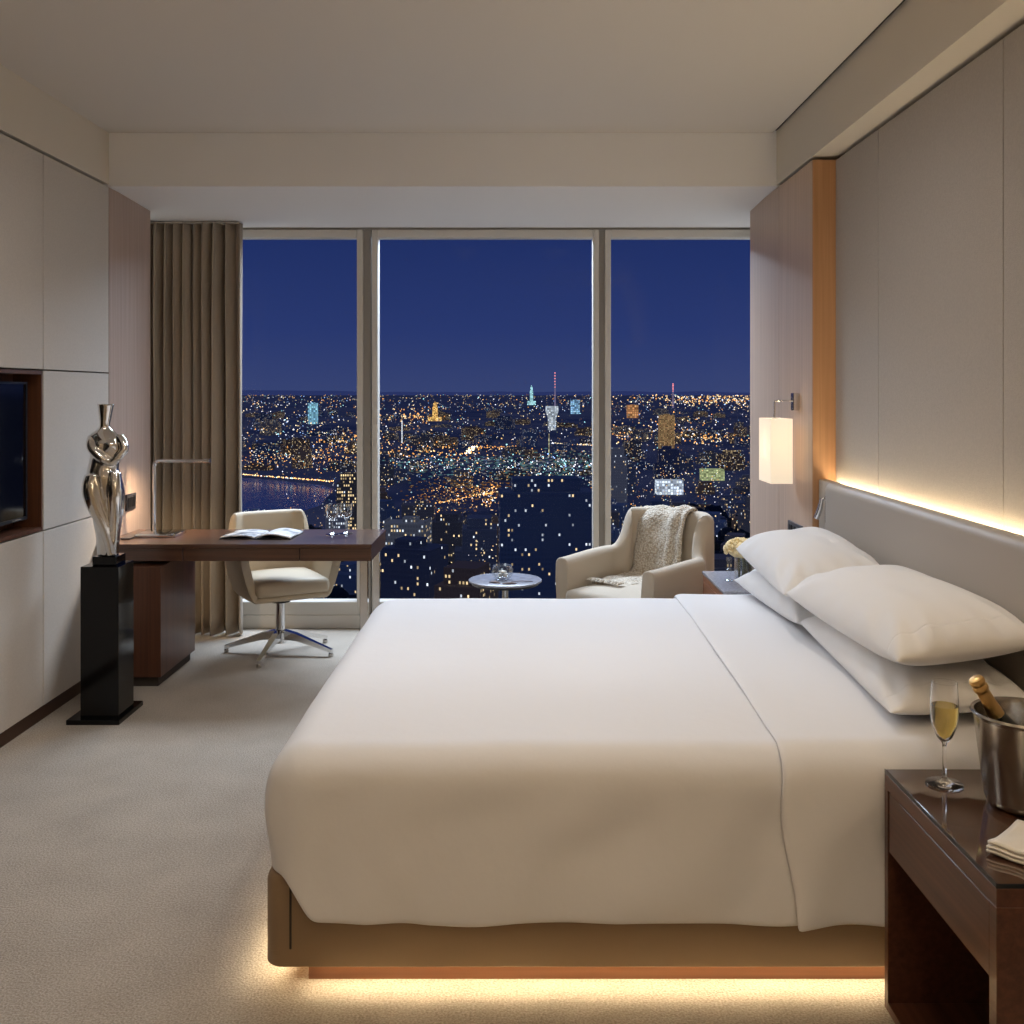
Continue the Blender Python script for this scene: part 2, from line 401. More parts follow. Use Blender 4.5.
def make_statue(cx, cy, zb):
    """stylised figure with folded arms; silhouettes merged by a voxel remesh"""
    S = .00091
    def X(u): return cx + (u - 245) * S
    def Zz(v): return zb + (860 - v) * S
    bm = bmesh.new()
    prof = [(860, 194, 296, .040), (800, 192, 300, .042), (740, 186, 306, .048), (680, 178, 314, .055), (620, 162, 324, .060), (560, 148, 328, .066), (500, 136, 320, .070), (455, 136, 308, .068),
            (420, 142, 296, .058), (385, 150, 300, .050), (350, 156, 326, .054), (320, 152, 344, .058), (290, 148, 340, .058), (262, 148, 318, .052), (242, 158, 292, .044), (226, 180, 270, .034), (210, 200, 254, .026),
            (196, 203, 252, .025), (150, 199, 262, .028), (110, 194, 270, .032), (90, 190, 276, .035)]
    n = 32; rings = []
    for v, a, b, dep in prof:
        c = (a + b) / 2; w = (b - a) / 2 * S
        ring = []
        for i in range(n):
            t = 2 * PI * i / n
            ring.append(bm.verts.new((X(c) + w * math.cos(t), cy + dep * math.sin(t) * (1.0 if math.sin(t) < 0 else .85), Zz(v))))
        rings.append(ring)
    for a, b in zip(rings, rings[1:]):
        for i in range(n):
            j = (i + 1) % n; bm.faces.new((a[i], a[j], b[j], b[i]))
    bm.faces.new(list(reversed(rings[0]))); bm.faces.new(rings[-1])
    def limb(pts, rad):
        P = catmull([(X(u), cy + d, Zz(v)) for u, v, d in pts], 6)
        R = catmull([(r, 0, 0) for r in rad], 6)
        tube(bm, P, [max(.004, q.x) for q in R], 14)
    # folded arms lying across the chest
    limb([(170, 258, -.012), (182, 305, -.046), (228, 352, -.060), (285, 385, -.056), (308, 380, -.048)], [.022, .024, .021, .017, .012])
    limb([(306, 256, -.012), (334, 290, -.030), (340, 325, -.040), (308, 366, -.056), (268, 390, -.062)], [.022, .022, .020, .016, .012])
    # soft chest
    for u in (224, 276):
        lathe(bm, [(0, -.028), (.017, -.022), (.026, -.008), (.026, .008), (.017, .022), (0, .028)], (X(u), cy - .038, Zz(300)), 16)
    # thighs and calves crossing toward the ankles
    limb([(186, 455, -.035), (184, 520, -.050), (208, 610, -.054), (244, 700, -.048), (266, 790, -.04), (272, 856, -.034)], [.040, .044, .038, .027, .019, .017])
    limb([(282, 440, -.02), (294, 520, -.036), (296, 610, -.036), (289, 700, -.036), (284, 790, -.03), (284, 856, -.026)], [.034, .036, .032, .024, .017, .016])
    # drape behind the legs
    limb([(176, 470, .015), (184, 600, .015), (200, 720, .010), (214, 856, .005)], [.032, .034, .026, .022])
    bmesh.ops.recalc_face_normals(bm, faces=bm.faces)
    me = bpy.data.meshes.new('tmp'); bm.to_mesh(me); bm.free()
    o = bpy.data.objects.new('tmp', me); C.objects.link(o)
    r = o.modifiers.new('r', 'REMESH'); r.mode = 'VOXEL'; r.voxel_size = .0045
    s = o.modifiers.new('s', 'SMOOTH'); s.factor = .5; s.iterations = 7
    dg = bpy.context.evaluated_depsgraph_get()
    m2 = bpy.data.meshes.new_from_object(o.evaluated_get(dg))
    bpy.data.objects.remove(o)
    out = bmesh.new(); out.from_mesh(m2); return out
st = thing('statue', 'polished silver abstract figure with folded arms on the black pedestal', 'statue', (-1.895, 4.62, .707))
obj('statue_base', Box((-1.944, 4.565, .7075), (-1.834, 4.675, .748), .002, 1), M_blk, st)
obj('figure', make_statue(-1.893, 4.62, .7445), M_silver, st, sharp=180)

# ------------------------------------------------------------------ wall sockets
so = thing('wall_socket', 'dark grey switch plate on the wood panel behind the statue', 'socket', (XL, 5.56, .89))
pl_ = obj('plate', Box((XL, 5.495, .845), (XL + .012, 5.625, .935), .003), M_plate, so)
for y in (5.53, 5.59):
    obj('rocker', Box((XL + .012, y - .024, .862), (XL + .016, y + .024, .918), .002, 1), M_blkmatte, pl_)
so2 = thing('switch_plate', 'dark grey switch plate below the wall sconce', 'socket', (XC, 4.9, .82))
pl_ = obj('plate', Box((XC - .012, 4.78, .775), (XC, 5.02, .858), .003), M_plate, so2)
for y in (4.84, 4.90, 4.96):
    obj('rocker', Box((XC - .016, y - .024, .79), (XC - .0121, y + .024, .845), .002, 1), M_blkmatte, pl_)

# ------------------------------------------------------------------ desk
dk = thing('writing_desk', 'long walnut writing desk on a drawer pedestal and chrome leg', 'desk', (-1.45, 5.4, 0))
obj('desktop', Box((-2.158, 5.12, .700), (-.75, 5.68, .72), .002, 1), M_desk, dk)
obj('apron', Box((-2.150, 5.14, .633), (-.752, 5.678, .6999)), M_desk, dk, smooth=False)
for a, b in ((-2.15, -1.718), (-1.714, -1.120), (-1.116, -.752)):
    obj('drawer_front', Box((a, 5.121, .634), (b, 5.1395, .6995), .001, 1), M_desk, dk)
pc_ = obj('pedestal_cabinet', Box((-2.13, 5.08, .05), (-1.815, 5.62, .612), .002, 1), M_deskz, dk)
obj('pedestal_foot', Box((-2.12, 5.10, 0), (-1.835, 5.60, .0499)), M_dark, pc_, smooth=False)
sp = bmesh.new(); box(sp, (-2.0, 5.2, .6121), (-1.94, 5.56, .6329)); box(sp, (-1.90, 5.3, .6121), (-1.84, 5.56, .6329))
obj('spacer_bracket', sp, M_blkmatte, dk, smooth=False)
obj('leg', Box((-.815, 5.15, 0), (-.775, 5.19, .6329), .002, 1), M_chrome, dk)
obj('leg', Box((-.815, 5.60, 0), (-.775, 5.64, .6329), .002, 1), M_chrome, dk)
obj('leg_rail', Box((-.812, 5.1901, .0), (-.778, 5.5999, .02), .002, 1), M_chrome, dk)

# desk lamp
dl = thing('desk_lamp', 'slim chrome desk lamp with a straight horizontal arm', 'lamp', (-2.0, 5.5, .72))
obj('base', Box((-2.045, 5.34, .7205), (-1.83, 5.52, .742), .003), M_chrome, dl)
obj('stem', tube(bmesh.new(), catmull([(-1.997, 5.49, .742), (-1.997, 5.49, .9), (-1.997, 5.49, 1.05), (-1.996, 5.49, 1.095), (-1.982, 5.49, 1.117), (-1.955, 5.49, 1.122), (-1.85, 5.49, 1.122), (-1.72, 5.49, 1.122)], 5), .0095, 12), M_chrome, dl)
lh_ = obj('lamp_head', tube(bmesh.new(), [(-1.722, 5.49, 1.122), (-1.69, 5.49, 1.122)], .014, 14), M_chrome, dl)
q = bmesh.new(); q.faces.new([q.verts.new(p) for p in ((-1.96, 5.486, 1.1118), (-1.96, 5.494, 1.1118), (-1.74, 5.494, 1.1118), (-1.74, 5.486, 1.1118))]); obj('light_bar', q, mat('frosted_diffuser', rgb(220, 214, 204), .6), lh_, smooth=False)

# notepad
npd = Box((-2.10, 5.28, .7203), (-2.05, 5.44, .727), .001, 1)
tag(obj('notepad', npd, M_cover), 'thin dark notepad lying beside the desk lamp base', 'notepad')

# open book
bk = thing('open_book', 'open picture book lying on the desk in front of the cream chair', 'book', (-1.385, 5.42, .7203), math.radians(-3))
def page_bm(sign, lift):
    bm = bmesh.new(); rows = []
    for i in range(15):
        u = i / 14
        x = sign * (.004 + .185 * u)
        z = .004 + lift * (math.sin(min(1, u * 1.5) * PI * .5) * (1 - u) ** .8) * 1.9 + .003
        rows.append([(x, -.13 + .26 * j / 6, z + .003 * math.sin(j)) for j in range(7)])
    gridmesh(bm, rows); return bm
def pagemat():
    m, nt, b = newmat('printed_page')
    tc = nt.nodes.new('ShaderNodeTexCoord'); n = nt.nodes.new('ShaderNodeTexNoise'); n.inputs['Scale'].default_value = 14; n.inputs['Detail'].default_value = 5
    cr = nt.nodes.new('ShaderNodeValToRGB'); cr.color_ramp.elements[0].position = .36; cr.color_ramp.elements[0].color = rgb(120, 122, 130)
    cr.color_ramp.elements[1].position = .55; cr.color_ramp.elements[1].color = rgb(232, 230, 226)
    nt.links.new(tc.outputs['Object'], n.inputs[0]); nt.links.new(n.outputs['Fac'], cr.inputs[0]); nt.links.new(cr.outputs[0], b.inputs['Base Color'])
    b.inputs['Roughness'].default_value = .35
    return m
M_page = pagemat()
obj('page', page_bm(-1, .010), M_page, bk, world=False, sharp=180, solid=.004)
obj('page', page_bm(1, .018), M_page, bk, world=False, sharp=180, solid=.004)
cv = bmesh.new(); box(cv, (-.192, -.134, 0), (.192, .134, .003)); obj('cover', cv, M_cover, bk, world=False, smooth=False)

# wine glasses on the desk
def glass_prof(scale=1.0, rb=.036, stem=.075, bowl=.085, rm=.038):
    o = [(0, 0), (rb, 0), (rb, .003), (.012, .008), (.0045, .014), (.004, stem), (.012, stem + .006), (rm * .8, stem + .022), (rm, stem + .045), (rm * .93, stem + bowl), (rm * .9, stem + bowl),
         (rm * .96, stem + .045), (rm * .76, stem + .024), (.010, stem + .010), (0, stem + .008)]
    return [(r * scale, z * scale) for r, z in o]
for (x, y, lb) in ((-1.015, 5.47, 'clear stemmed wine glass on the desk, left one of the pair'), (-.945, 5.50, 'clear stemmed wine glass on the desk, right one nearer the desk end')):
    g = thing('wine_glass', lb, 'glass', (x, y, .7203), 0, 'wine glasses on the desk')
    obj('glass_bowl_and_stem', lathe(bmesh.new(), glass_prof(1.05), (0, 0, 0), 28), M_wine, g, world=False)

# ------------------------------------------------------------------ U-shaped upholstered shells
def shell(path, thick, zb, top, lean, nk=6, inset=0.0):
    """path: (x,y) control points; top(p)->height; lean(p)->outward shift at top; inset: how far the foot tucks in"""
    P = catmull([(x, y, 0) for x, y in path], nk)
    bm = bmesh.new(); rows = []
    N = len(P)
    for i, p in enumerate(P):
        t = (P[min(i + 1, N - 1)] - P[max(i - 1, 0)]).normalized()
        n = Vector((t.y, -t.x, 0))
        h = top(p, i / (N - 1)); ln = lean(p, i / (N - 1)); ht = thick / 2
        sec = []
        zs = [zb, zb + .02, zb + (h - zb) * .25, zb + (h - zb) * .5, zb + (h - zb) * .75, h - ht * .9]
        for z in zs:
            f = (z - zb) / (h - zb)
            sec.append((ht * (.92 + .08 * f) + ln * f - inset * (1 - f) ** 2 - (0.008 if z == zb else 0), z))
        for k in range(1, 6):
            a = PI * k / 6
            sec.append((ht * math.cos(a) + ln, h - ht * .9 + ht * .9 * math.sin(a)))
        for z in reversed(zs):
            f = (z - zb) / (h - zb)
            sec.append((-ht * (.92 + .08 * f) + ln * f - inset * (1 - f) ** 2 + (0.008 if z == zb else 0), z))
        # round the open ends
        e = min(i, N - 1 - i) / (N - 1)
        rows.append([p + n * s + Vector((0, 0, z)) for s, z in sec])
    vr = gridmesh(bm, rows, closed=True)
    bm.faces.new(vr[0]); bm.faces.new(list(reversed(vr[-1])))
    cap = [e for r in (vr[0], vr[-1]) for v in r for e in v.link_edges if e.verts[0] in r and e.verts[1] in r]
    bmesh.ops.bevel(bm, geom=list(set(cap)), offset=.010, segments=3, affect='EDGES', profile=.5)
    return bm

def cushion(lo, hi, r=.03, bulge=.015, n=14):
    """soft block with a crowned top"""
    bm = bmesh.new(); box(bm, lo, hi, r, 4)
    cx, cy = (lo[0] + hi[0]) / 2, (lo[1] + hi[1]) / 2; w, d = (hi[0] - lo[0]) / 2, (hi[1] - lo[1]) / 2
    bmesh.ops.subdivide_edges(bm, edges=[e for e in bm.edges if e.calc_length() > .1], cuts=8, use_grid_fill=True)
    for v in bm.verts:
        if v.co.z > (lo[2] + hi[2]) / 2:
            u = (v.co.x - cx) / w; t = (v.co.y - cy) / d
            v.co.z += bulge * max(0, 1 - u * u) * max(0, 1 - t * t)
    return bm

# desk chair
dc = thing('desk_chair', 'cream leather swivel chair with low arms tucked behind the desk', 'chair', (-1.365, 5.75, 0), math.radians(30))
cpath = [(.232, -.225), (.244, -.10), (.244, .06), (.238, .16), (.215, .212), (.17, .232), (.08, .238), (0, .24), (-.08, .238), (-.17, .232), (-.215, .212), (-.238, .16), (-.244, .06), (-.244, -.10), (-.232, -.225)]
def ctop(p, t): return .60 + .19 * sstep(.19, .228, p.y)
def clean_(p, t): return .035 - .03 * sstep(.12, .21, p.y) * sstep(.14, .2, abs(p.x)) + .015 * sstep(.2, .235, p.y)
obj('shell', shell(cpath, .048, .345, ctop, clean_, 12, inset=.035), M_chairlea, dc, world=False, sharp=60)
us = bmesh.new(); box(us, (-.215, -.225, .338), (.215, .215, .375), .017, 3); obj('seat_pan', us, M_chairlea, dc, world=False, sharp=60)
obj('seat', cushion((-.208, -.262, .3755), (.208, .19, .455), .028, .02), M_chairlea, dc, world=False, sharp=60)
obj('hub', lathe(bmesh.new(), [(0, .29), (.055, .295), (.06, .337), (0, .337)], (0, 0, 0), 20), M_blkmatte, dc, world=False)
obj('column', lathe(bmesh.new(), [(0, .06), (.034, .06), (.034, .12), (.026, .13), (.026, .29), (0, .29)], (0, 0, 0), 24), M_chrome, dc, world=False)
for aw in (178, 262, 345, 48):
    a = math.radians(aw - 30); d = Vector((math.cos(a), math.sin(a), 0)); s = Vector((-d.y, d.x, 0))
    bm = bmesh.new(); rows = []
    for r, zt, th, w in ((.03, .135, .055, .020), (.10, .120, .042, .018), (.20, .085, .030, .015), (.30, .050, .022, .012), (.325, .042, .022, .011)):
        c = d * r
        rows.append([c + s * w + Vector((0, 0, zt)), c - s * w + Vector((0, 0, zt)), c - s * w * .8 + Vector((0, 0, zt - th)), c + s * w * .8 + Vector((0, 0, zt - th))])
    vr = gridmesh(bm, rows, closed=True); bm.faces.new(vr[0]); bm.faces.new(vr[-1])
    lg = obj('leg', bm, M_chrome, dc, world=False, sharp=30)
    obj('foot_glide', lathe(bmesh.new(), [(0, 0), (.013, 0), (.015, .01), (.013, .0199), (0, .0199)], d * .315, 12), M_steel, lg, world=False)

# armchair
ac = thing('armchair', 'oatmeal upholstered armchair angled beside the window with a throw over it', 'armchair', (.705, 5.575, 0), math.radians(-45))
apath = [(.292, -.36), (.304, -.20), (.310, 0), (.308, .13), (.292, .205), (.25, .240), (.14, .249), (0, .25), (-.14, .249), (-.25, .240), (-.292, .205), (-.308, .13), (-.310, 0), (-.304, -.20), (-.292, -.36)]
def atop(p, t):
    return .585 + .02 * sstep(-.36, .05, p.y) + .215 * sstep(.09, .238, p.y)
def alean(p, t): return .008 + .06 * sstep(.12, .245, p.y) - .085 * sstep(.16, .29, abs(p.x)) * sstep(.05, .2, p.y)
obj('shell', shell(apath, .085, .12, atop, alean, 12, inset=.02), M_armfab, ac, world=False, sharp=60)
us = bmesh.new(); box(us, (-.27, -.345, .12), (.27, .22, .275), .015, 3); obj('seat_frame', us, M_armfab, ac, world=False, sharp=60)
obj('seat_cushion', cushion((-.262, -.385, .276), (.262, .20, .415), .035, .025), M_cushfab, ac, world=False, sharp=60)
for x in (-.24, .24):
    for y in (-.29, .19):
        obj('leg', lathe(bmesh.new(), [(0, 0), (.012, 0), (.018, .1199), (0, .1199)], (x, y, 0), 12), M_kick, ac, world=False)

# throw blanket over the armchair (same local frame as the chair)
def knit():
    m, nt, b = newmat('knitted_wool')
    tc = nt.nodes.new('ShaderNodeTexCoord')
    v = nt.nodes.new('ShaderNodeTexVoronoi'); v.inputs['Scale'].default_value = 95
    nt.links.new(tc.outputs['Object'], v.inputs['Vector'])
    cr = nt.nodes.new('ShaderNodeValToRGB'); cr.color_ramp.elements[0].color = rgb(232, 224, 208); cr.color_ramp.elements[1].color = rgb(172, 156, 134)
    cr.color_ramp.elements[1].position = .75
    nt.links.new(v.outputs['Distance'], cr.inputs[0]); nt.links.new(cr.outputs[0], b.inputs['Base Color'])
    bp = nt.nodes.new('ShaderNodeBump'); bp.invert = True; bp.inputs['Strength'].default_value = .8; bp.inputs['Distance'].default_value = .008
    nt.links.new(v.outputs['Distance'], bp.inputs['Height']); nt.links.new(bp.outputs[0], b.inputs['Normal'])
    b.inputs['Roughness'].default_value = .95; setin(b, 'Sheen Weight', .3)
    return m
M_knit = knit()
tb = thing('throw_blanket', 'cream knitted throw draped over the armchair back onto its seat', 'blanket', (.705, 5.575, 0), math.radians(-45))
def strip(x0, x1, path, off, sway=0.0):
    P = catmull([(0, y, z) for y, z in path], 6); rows = []
    N = len(P)
    for i, p in enumerate(P):
        t = (P[min(i + 1, N - 1)] - P[max(i - 1, 0)]).normalized(); n = Vector((0, -t.z, t.y))
        row = []
        for k in range(17):
            u = k / 16
            w = off + .006 * math.sin(u * 3 * PI + i * .12) + .003 * math.sin(i * .7 + 4 * u)
            if u in (0, 1): w -= .006
            x = x0 + (x1 - x0) * u + sway * (i / N)
            row.append(p + Vector((x, 0, 0)) - n * w)
        rows.append(row)
    bm = bmesh.new(); gridmesh(bm, rows); return bm
bpth = [(.375, .46), (.372, .60), (.366, .74), (.360, .805), (.322, .832), (.275, .825), (.226, .765), (.200, .66), (.190, .55), (.180, .475), (.150, .455), (.09, .45), (.0, .452), (-.09, .450), (-.17, .446)]
bl_ = obj('blanket', strip(-.215, .03, bpth, -.012, -.03), M_knit, tb, world=False, sharp=180, solid=.014)
obj('fold', strip(.01, .125, [(y - (.012 if i > 4 else 0) + (.012 if i < 3 else 0), z + (.014 if 2 < i else 0)) for i, (y, z) in enumerate(bpth[:10])], -.014, -.02), M_knit, tb, world=False, sharp=180, solid=.018)
fr = bmesh.new()
for k in range(26):
    x = -.232 + .215 * k / 25
    tube(fr, [(x, -.165, .455), (x + random.uniform(-.006, .006), -.19, .456), (x + random.uniform(-.012, .012), -.215, .449)], [.0045, .005, .003], 6)
obj('fringe', fr, M_knit, bl_, world=False)

# ------------------------------------------------------------------ round side table
rt = thing('side_table', 'small round marble topped pedestal table in front of the window', 'table', (-.07, 5.48, 0))
obj('tabletop', lathe(bmesh.new(), [(0, .458), (.185, .458), (.2, .464), (.2, .472), (.197, .474), (0, .474)], (-.07, 5.48, 0), 56), M_marble, rt)
obj('rim_band', lathe(bmesh.new(), [(.0, .448), (.182, .448), (.188, .4579), (.0, .4579)], (-.07, 5.48, 0), 56), M_blkmatte, rt)
obj('column', lathe(bmesh.new(), [(0, .02), (.017, .02), (.017, .4479), (0, .4479)], (-.07, 5.48, 0), 20), M_steel, rt)
obj('base', lathe(bmesh.new(), [(0, 0), (.14, 0), (.14, .012), (.02, .0199), (0, .0199)], (-.07, 5.48, 0), 40), M_steel, rt)
gb = thing('glass_bowl', 'round clear glass bowl in the middle of the small table', 'bowl', (-.085, 5.46, .4745))
obj('bowl', lathe(bmesh.new(), [(0, .0), (.03, .0), (.048, .014), (.061, .042), (.058, .066), (.050, .080), (.046, .080), (.054, .064), (.056, .042), (.043, .018), (.026, .008), (0, .008)], (-.085, 5.46, .4745), 32), M_glass, gb)
peb = bmesh.new()
for k in range(14):
    a = random.uniform(0, 2 * PI); r = random.uniform(0, .028); s = random.uniform(.008, .012)
    lathe(peb, [(0, -s * .7), (s * .8, -s * .45), (s, 0), (s * .8, s * .45), (0, s * .7)], (-.085 + r * math.cos(a), 5.46 + r * math.sin(a), .4745 + .02 + .012 * (k % 3)), 10)
obj('white_pebbles', peb, mat('pebble', rgb(214, 206, 194), .6), gb)
for lb, x, y, a, L in (('dried brown leaf left of the glass bowl', -.125, 5.375, 2.6, .07), ('dried brown leaf in front of the glass bowl', -.045, 5.345, .2, .08), ('long thin brown twig right of the glass bowl', .02, 5.40, .15, .12)):
    bm = bmesh.new(); rows = []
    wd = .004 if 'twig' in lb else .014
    for i in range(9):
        u = i / 8 - .5; w = wd * (1 - (2 * u) ** 2) + .0015
        c = Vector((x + math.cos(a) * u * L, y + math.sin(a) * u * L, .4755 + .004 * (.25 - u * u) * 4)); s = Vector((-math.sin(a), math.cos(a), 0))
        rows.append([c - s * w, c + Vector((0, 0, -.0005)), c + s * w])
    gridmesh(bm, rows)
    tag(obj('dried_twig' if 'twig' in lb else 'dried_leaf', bm, M_leaf, solid=.002), lb, 'leaf')

# ------------------------------------------------------------------ far nightstand with flowers
fn = thing('nightstand', 'stone topped wooden nightstand at the window side of the bed', 'nightstand', (1.16, 4.95, 0))
obj('top', Box((.962, 4.685, .550), (1.362, 5.225, .565), .002, 1), M_stone, fn)
cb = bmesh.new(); box(cb, (.966, 4.69, .52), (1.36, 5.22, .5499)); box(cb, (.966, 4.69, .0), (1.36, 4.715, .5199)); box(cb, (.966, 5.195, .0), (1.36, 5.22, .5199)); box(cb, (.966, 4.7151, .0), (1.36, 5.1949, .03)); box(cb, (1.34, 4.7151, .0301), (1.36, 5.1949, .5199))
obj('carcass', cb, M_nsfar, fn, smooth=False)
obj('drawer', Box((.964, 4.718, .37), (1.32, 5.192, .5175), .001, 1), M_nsfar, fn)
va = thing('flower_vase', 'clear glass vase of cream flowers on the far nightstand', 'vase', (1.135, 5.0, .5653))
obj('glass_vase', lathe(bmesh.new(), [(0, 0), (.05, 0), (.054, .006), (.052, .11), (.049, .11), (.05, .010), (0, .008)], (1.135, 5.0, .5653), 32), M_glass, va)
sm = bmesh.new()
for k in range(34):
    a = random.uniform(0, 2 * PI); r = random.uniform(.005, .040); a2 = a + random.uniform(-.5, .5); r2 = r * .9 + .004
    tube(sm, [(1.135 + r * math.cos(a), 5.0 + r * math.sin(a), .577), (1.135 + r2 * math.cos(a2), 5.0 + r2 * math.sin(a2), .70)], .0032, 6)
obj('stems', sm, M_stem, va)
fl = bmesh.new()
for k in range(260):
    d = Vector((random.gauss(0, 1), random.gauss(0, 1), random.gauss(0, 1))).normalized()
    if d.z < -.35: continue
    c = Vector((1.118 + d.x * .082, 5.0 + d.y * .075, .712 + d.z * .052)); s = random.uniform(.008, .013)
    bmesh.ops.create_icosphere(fl, subdivisions=1, radius=s, matrix=Matrix.Translation(c))
bmesh.ops.create_icosphere(fl, subdivisions=2, radius=.05, matrix=Matrix.Translation((1.118, 5.0, .71)) @ Matrix.Diagonal((1.4, 1.3, .85, 1)))
obj('flower_head', fl, M_flower, va)
cd = thing('candle_holder', 'slim clear glass candle holder beside the flower vase', 'candle holder', (1.045, 4.95, .5653))
obj('holder', lathe(bmesh.new(), [(0, 0), (.022, 0), (.022, .004), (.006, .010), (.005, .035), (.012, .045), (.012, .055), (.005, .062), (.006, .085), (.014, .10), (.014, .115), (.010, .115), (.008, .104), (0, .10)], (1.045, 4.95, .5653), 24), M_glass, cd)

# ------------------------------------------------------------------ wall sconce
sc = thing('wall_sconce', 'box shaped white fabric wall sconce glowing on the wood pier', 'lamp', (XC, 4.87, 1.45))
obj('mount', Box((XC - .03, 4.85, 1.41), (XC, 4.895, 1.495), .002, 1), M_chrome, sc)
obj('arm', tube(bmesh.new(), [(XC - .03, 4.872, 1.457), (1.262, 4.872, 1.457), (1.252, 4.872, 1.455), (1.25, 4.872, 1.445), (1.25, 4.872, 1.37)], .0045, 10), M_chrome, sc)
def shademat():
    m = bpy.data.materials.new('shade_fabric'); m.use_nodes = True; nt = m.node_tree; nt.nodes.clear()
    d = nt.nodes.new('ShaderNodeBsdfDiffuse'); d.inputs[0].default_value = (.85, .78, .68, 1)
    t = nt.nodes.new('ShaderNodeBsdfTranslucent'); t.inputs[0].default_value = (.55, .50, .42, 1)
    x = nt.nodes.new('ShaderNodeMixShader'); x.inputs[0].default_value = .5
    e = nt.nodes.new('ShaderNodeEmission'); e.inputs[0].default_value = (1, .88, .70, 1); e.inputs[1].default_value = .42
    a = nt.nodes.new('ShaderNodeAddShader'); o = nt.nodes.new('ShaderNodeOutputMaterial')
    nt.links.new(d.outputs[0], x.inputs[1]); nt.links.new(t.outputs[0], x.inputs[2]); nt.links.new(x.outputs[0], a.inputs[0]); nt.links.new(e.outputs[0], a.inputs[1]); nt.links.new(a.outputs[0], o.inputs[0])
    return m
sh = bmesh.new()
sx0, sx1, sy0, sy1, sz0, sz1 = 1.203, 1.305, 4.755, 4.985, 1.063, 1.372
pts = [(sx0, sy0), (sx1, sy0), (sx1, sy1), (sx0, sy1)]
gridmesh(sh, [[(x, y, sz0) for x, y in pts], [(x, y, sz1) for x, y in pts]], closed=True)
obj('lamp_shade', sh, shademat(), sc, smooth=False, solid=.003)
sf = bmesh.new()
tube(sf, [(sx0, 4.872, 1.366), (sx1, 4.872, 1.366)], .003, 8)
lathe(sf, [(0, 1.30), (.014, 1.30), (.014, 1.372), (0, 1.372)], (1.25, 4.872, 0), 14)
obj('shade_fitting', sf, M_chrome, sc)
obj('bulb', lathe(bmesh.new(), [(0, 1.19), (.018, 1.2), (.026, 1.225), (.02, 1.265), (.012, 1.2995), (0, 1.2995)], (1.25, 4.872, 0), 16), emis('bulb_glow', (1, .84, .62, 1), 26), sc)

# ------------------------------------------------------------------ headboard with LED strip and reading light
hb = thing('headboard', 'long padded taupe leather headboard with a warm light strip behind it', 'headboard', (1.40, 3.0, 0))
def headpad(y0, y1, x0, x1, z0, z1, r):
    bm = bmesh.new(); box(bm, (x0, y0, z0), (x1, y1, z1), r, 5); return bm
obj('pad', headpad(.9, 4.445, 1.358, 1.435, .30, 1.10, .032), M_head, hb, sharp=60)
obj('end_panel', Box((1.388, 4.447, .30), (1.435, 4.618, 1.097), .006), M_head, hb)
obj('back_board', Box((1.436, .9, .0), (1.442, 4.618, 1.07)), M_dark, hb, smooth=False)
obj('light_strip', Box((1.4445, .95, 1.056), (1.4605, 4.60, 1.064)), M_led, hb, smooth=False)
obj('strip_channel', Box((1.4425, .9, 1.03), (1.4695, 4.618, 1.0555)), M_dark, hb, smooth=False)
rl = thing('reading_light', 'small chrome reading light clipped on the headboard end panel', 'reading light', (1.385, 4.5, 1.0))
obj('bracket', Box((1.372, 4.452, .915), (1.3875, 4.472, 1.06), .003), M_steel, rl)
obj('head', tube(bmesh.new(), [(1.345, 4.51, .93), (1.352, 4.505, .95), (1.36, 4.50, .98), (1.366, 4.492, 1.02)], [.013, .0135, .012, .009], 14), M_chrome, rl)
obj('joint', tube(bmesh.new(), [(1.366, 4.495, 1.012), (1.372, 4.47, 1.025)], .006, 8), M_chrome, rl)

# ------------------------------------------------------------------ bed
bd = thing('bed', 'wide taupe upholstered platform bed glowing underneath', 'bed', (.37, 3.45, 0))
bs = bmesh.new(); rr_, bx0, by0, by1 = .045, -.640, 2.515, 4.415
ol = [(1.355 + (bx0 + rr_ - 1.355) * k / 12, by0, 0, -1) for k in range(12)]
ol += [(bx0 + rr_ + rr_ * math.cos(a), by0 + rr_ + rr_ * math.sin(a), math.cos(a), math.sin(a)) for a in [-PI / 2 - PI / 2 * k / 10 for k in range(11)]]
ol += [(bx0, by0 + rr_ + (by1 - by0 - 2 * rr_) * k / 10, -1, 0) for k in range(1, 10)]
ol += [(bx0 + rr_ + rr_ * math.cos(a), by1 - rr_ + rr_ * math.sin(a), math.cos(a), math.sin(a)) for a in [PI - PI / 2 * k / 10 for k in range(11)]]
ol += [(bx0 + rr_ + (1.355 - bx0 - rr_) * k / 12, by1, 0, 1) for k in range(1, 13)]
sec = [(-.004, .052), (0, .056), (0, .262), (-.004, .275), (-.012, .284), (-.024, .288), (-.08, .288), (-.08, .12), (-.012, .12), (-.012, .052)]
vr = gridmesh(bs, [[(x + nx * d, y + ny * d, z) for d, z in sec] for x, y, nx, ny in ol], closed=True)
bs.faces.new(vr[0]); bs.faces.new(list(reversed(vr[-1])))
box(bs, (-.555, 2.60, .20), (1.35, 4.33, .2875))
bf_ = obj('base_frame', bs, M_base, bd, sharp=60)
sm = bmesh.new()
for x in (-.572,):
    tube(sm, [(x, 2.5145, .10), (x, 2.5145, .255)], .003, 6)
obj('corner_seam', sm, M_dark, bf_)
obj('plinth', Box((-.535, 2.556, 0), (1.34, 4.34, .1195)), M_plinth, bd, smooth=False)
ls = bmesh.new()
for P4 in (((-.52, 2.546, .0712), (1.33, 2.546, .0712), (1.33, 2.554, .058), (-.52, 2.554, .058)), ((-.603, 2.56, .0712), (-.595, 2.56, .058), (-.595, 4.34, .058), (-.603, 4.34, .0712))):
    ls.faces.new([ls.verts.new(p) for p in P4])
obj('light_strip', ls, M_led2, bd, smooth=False)
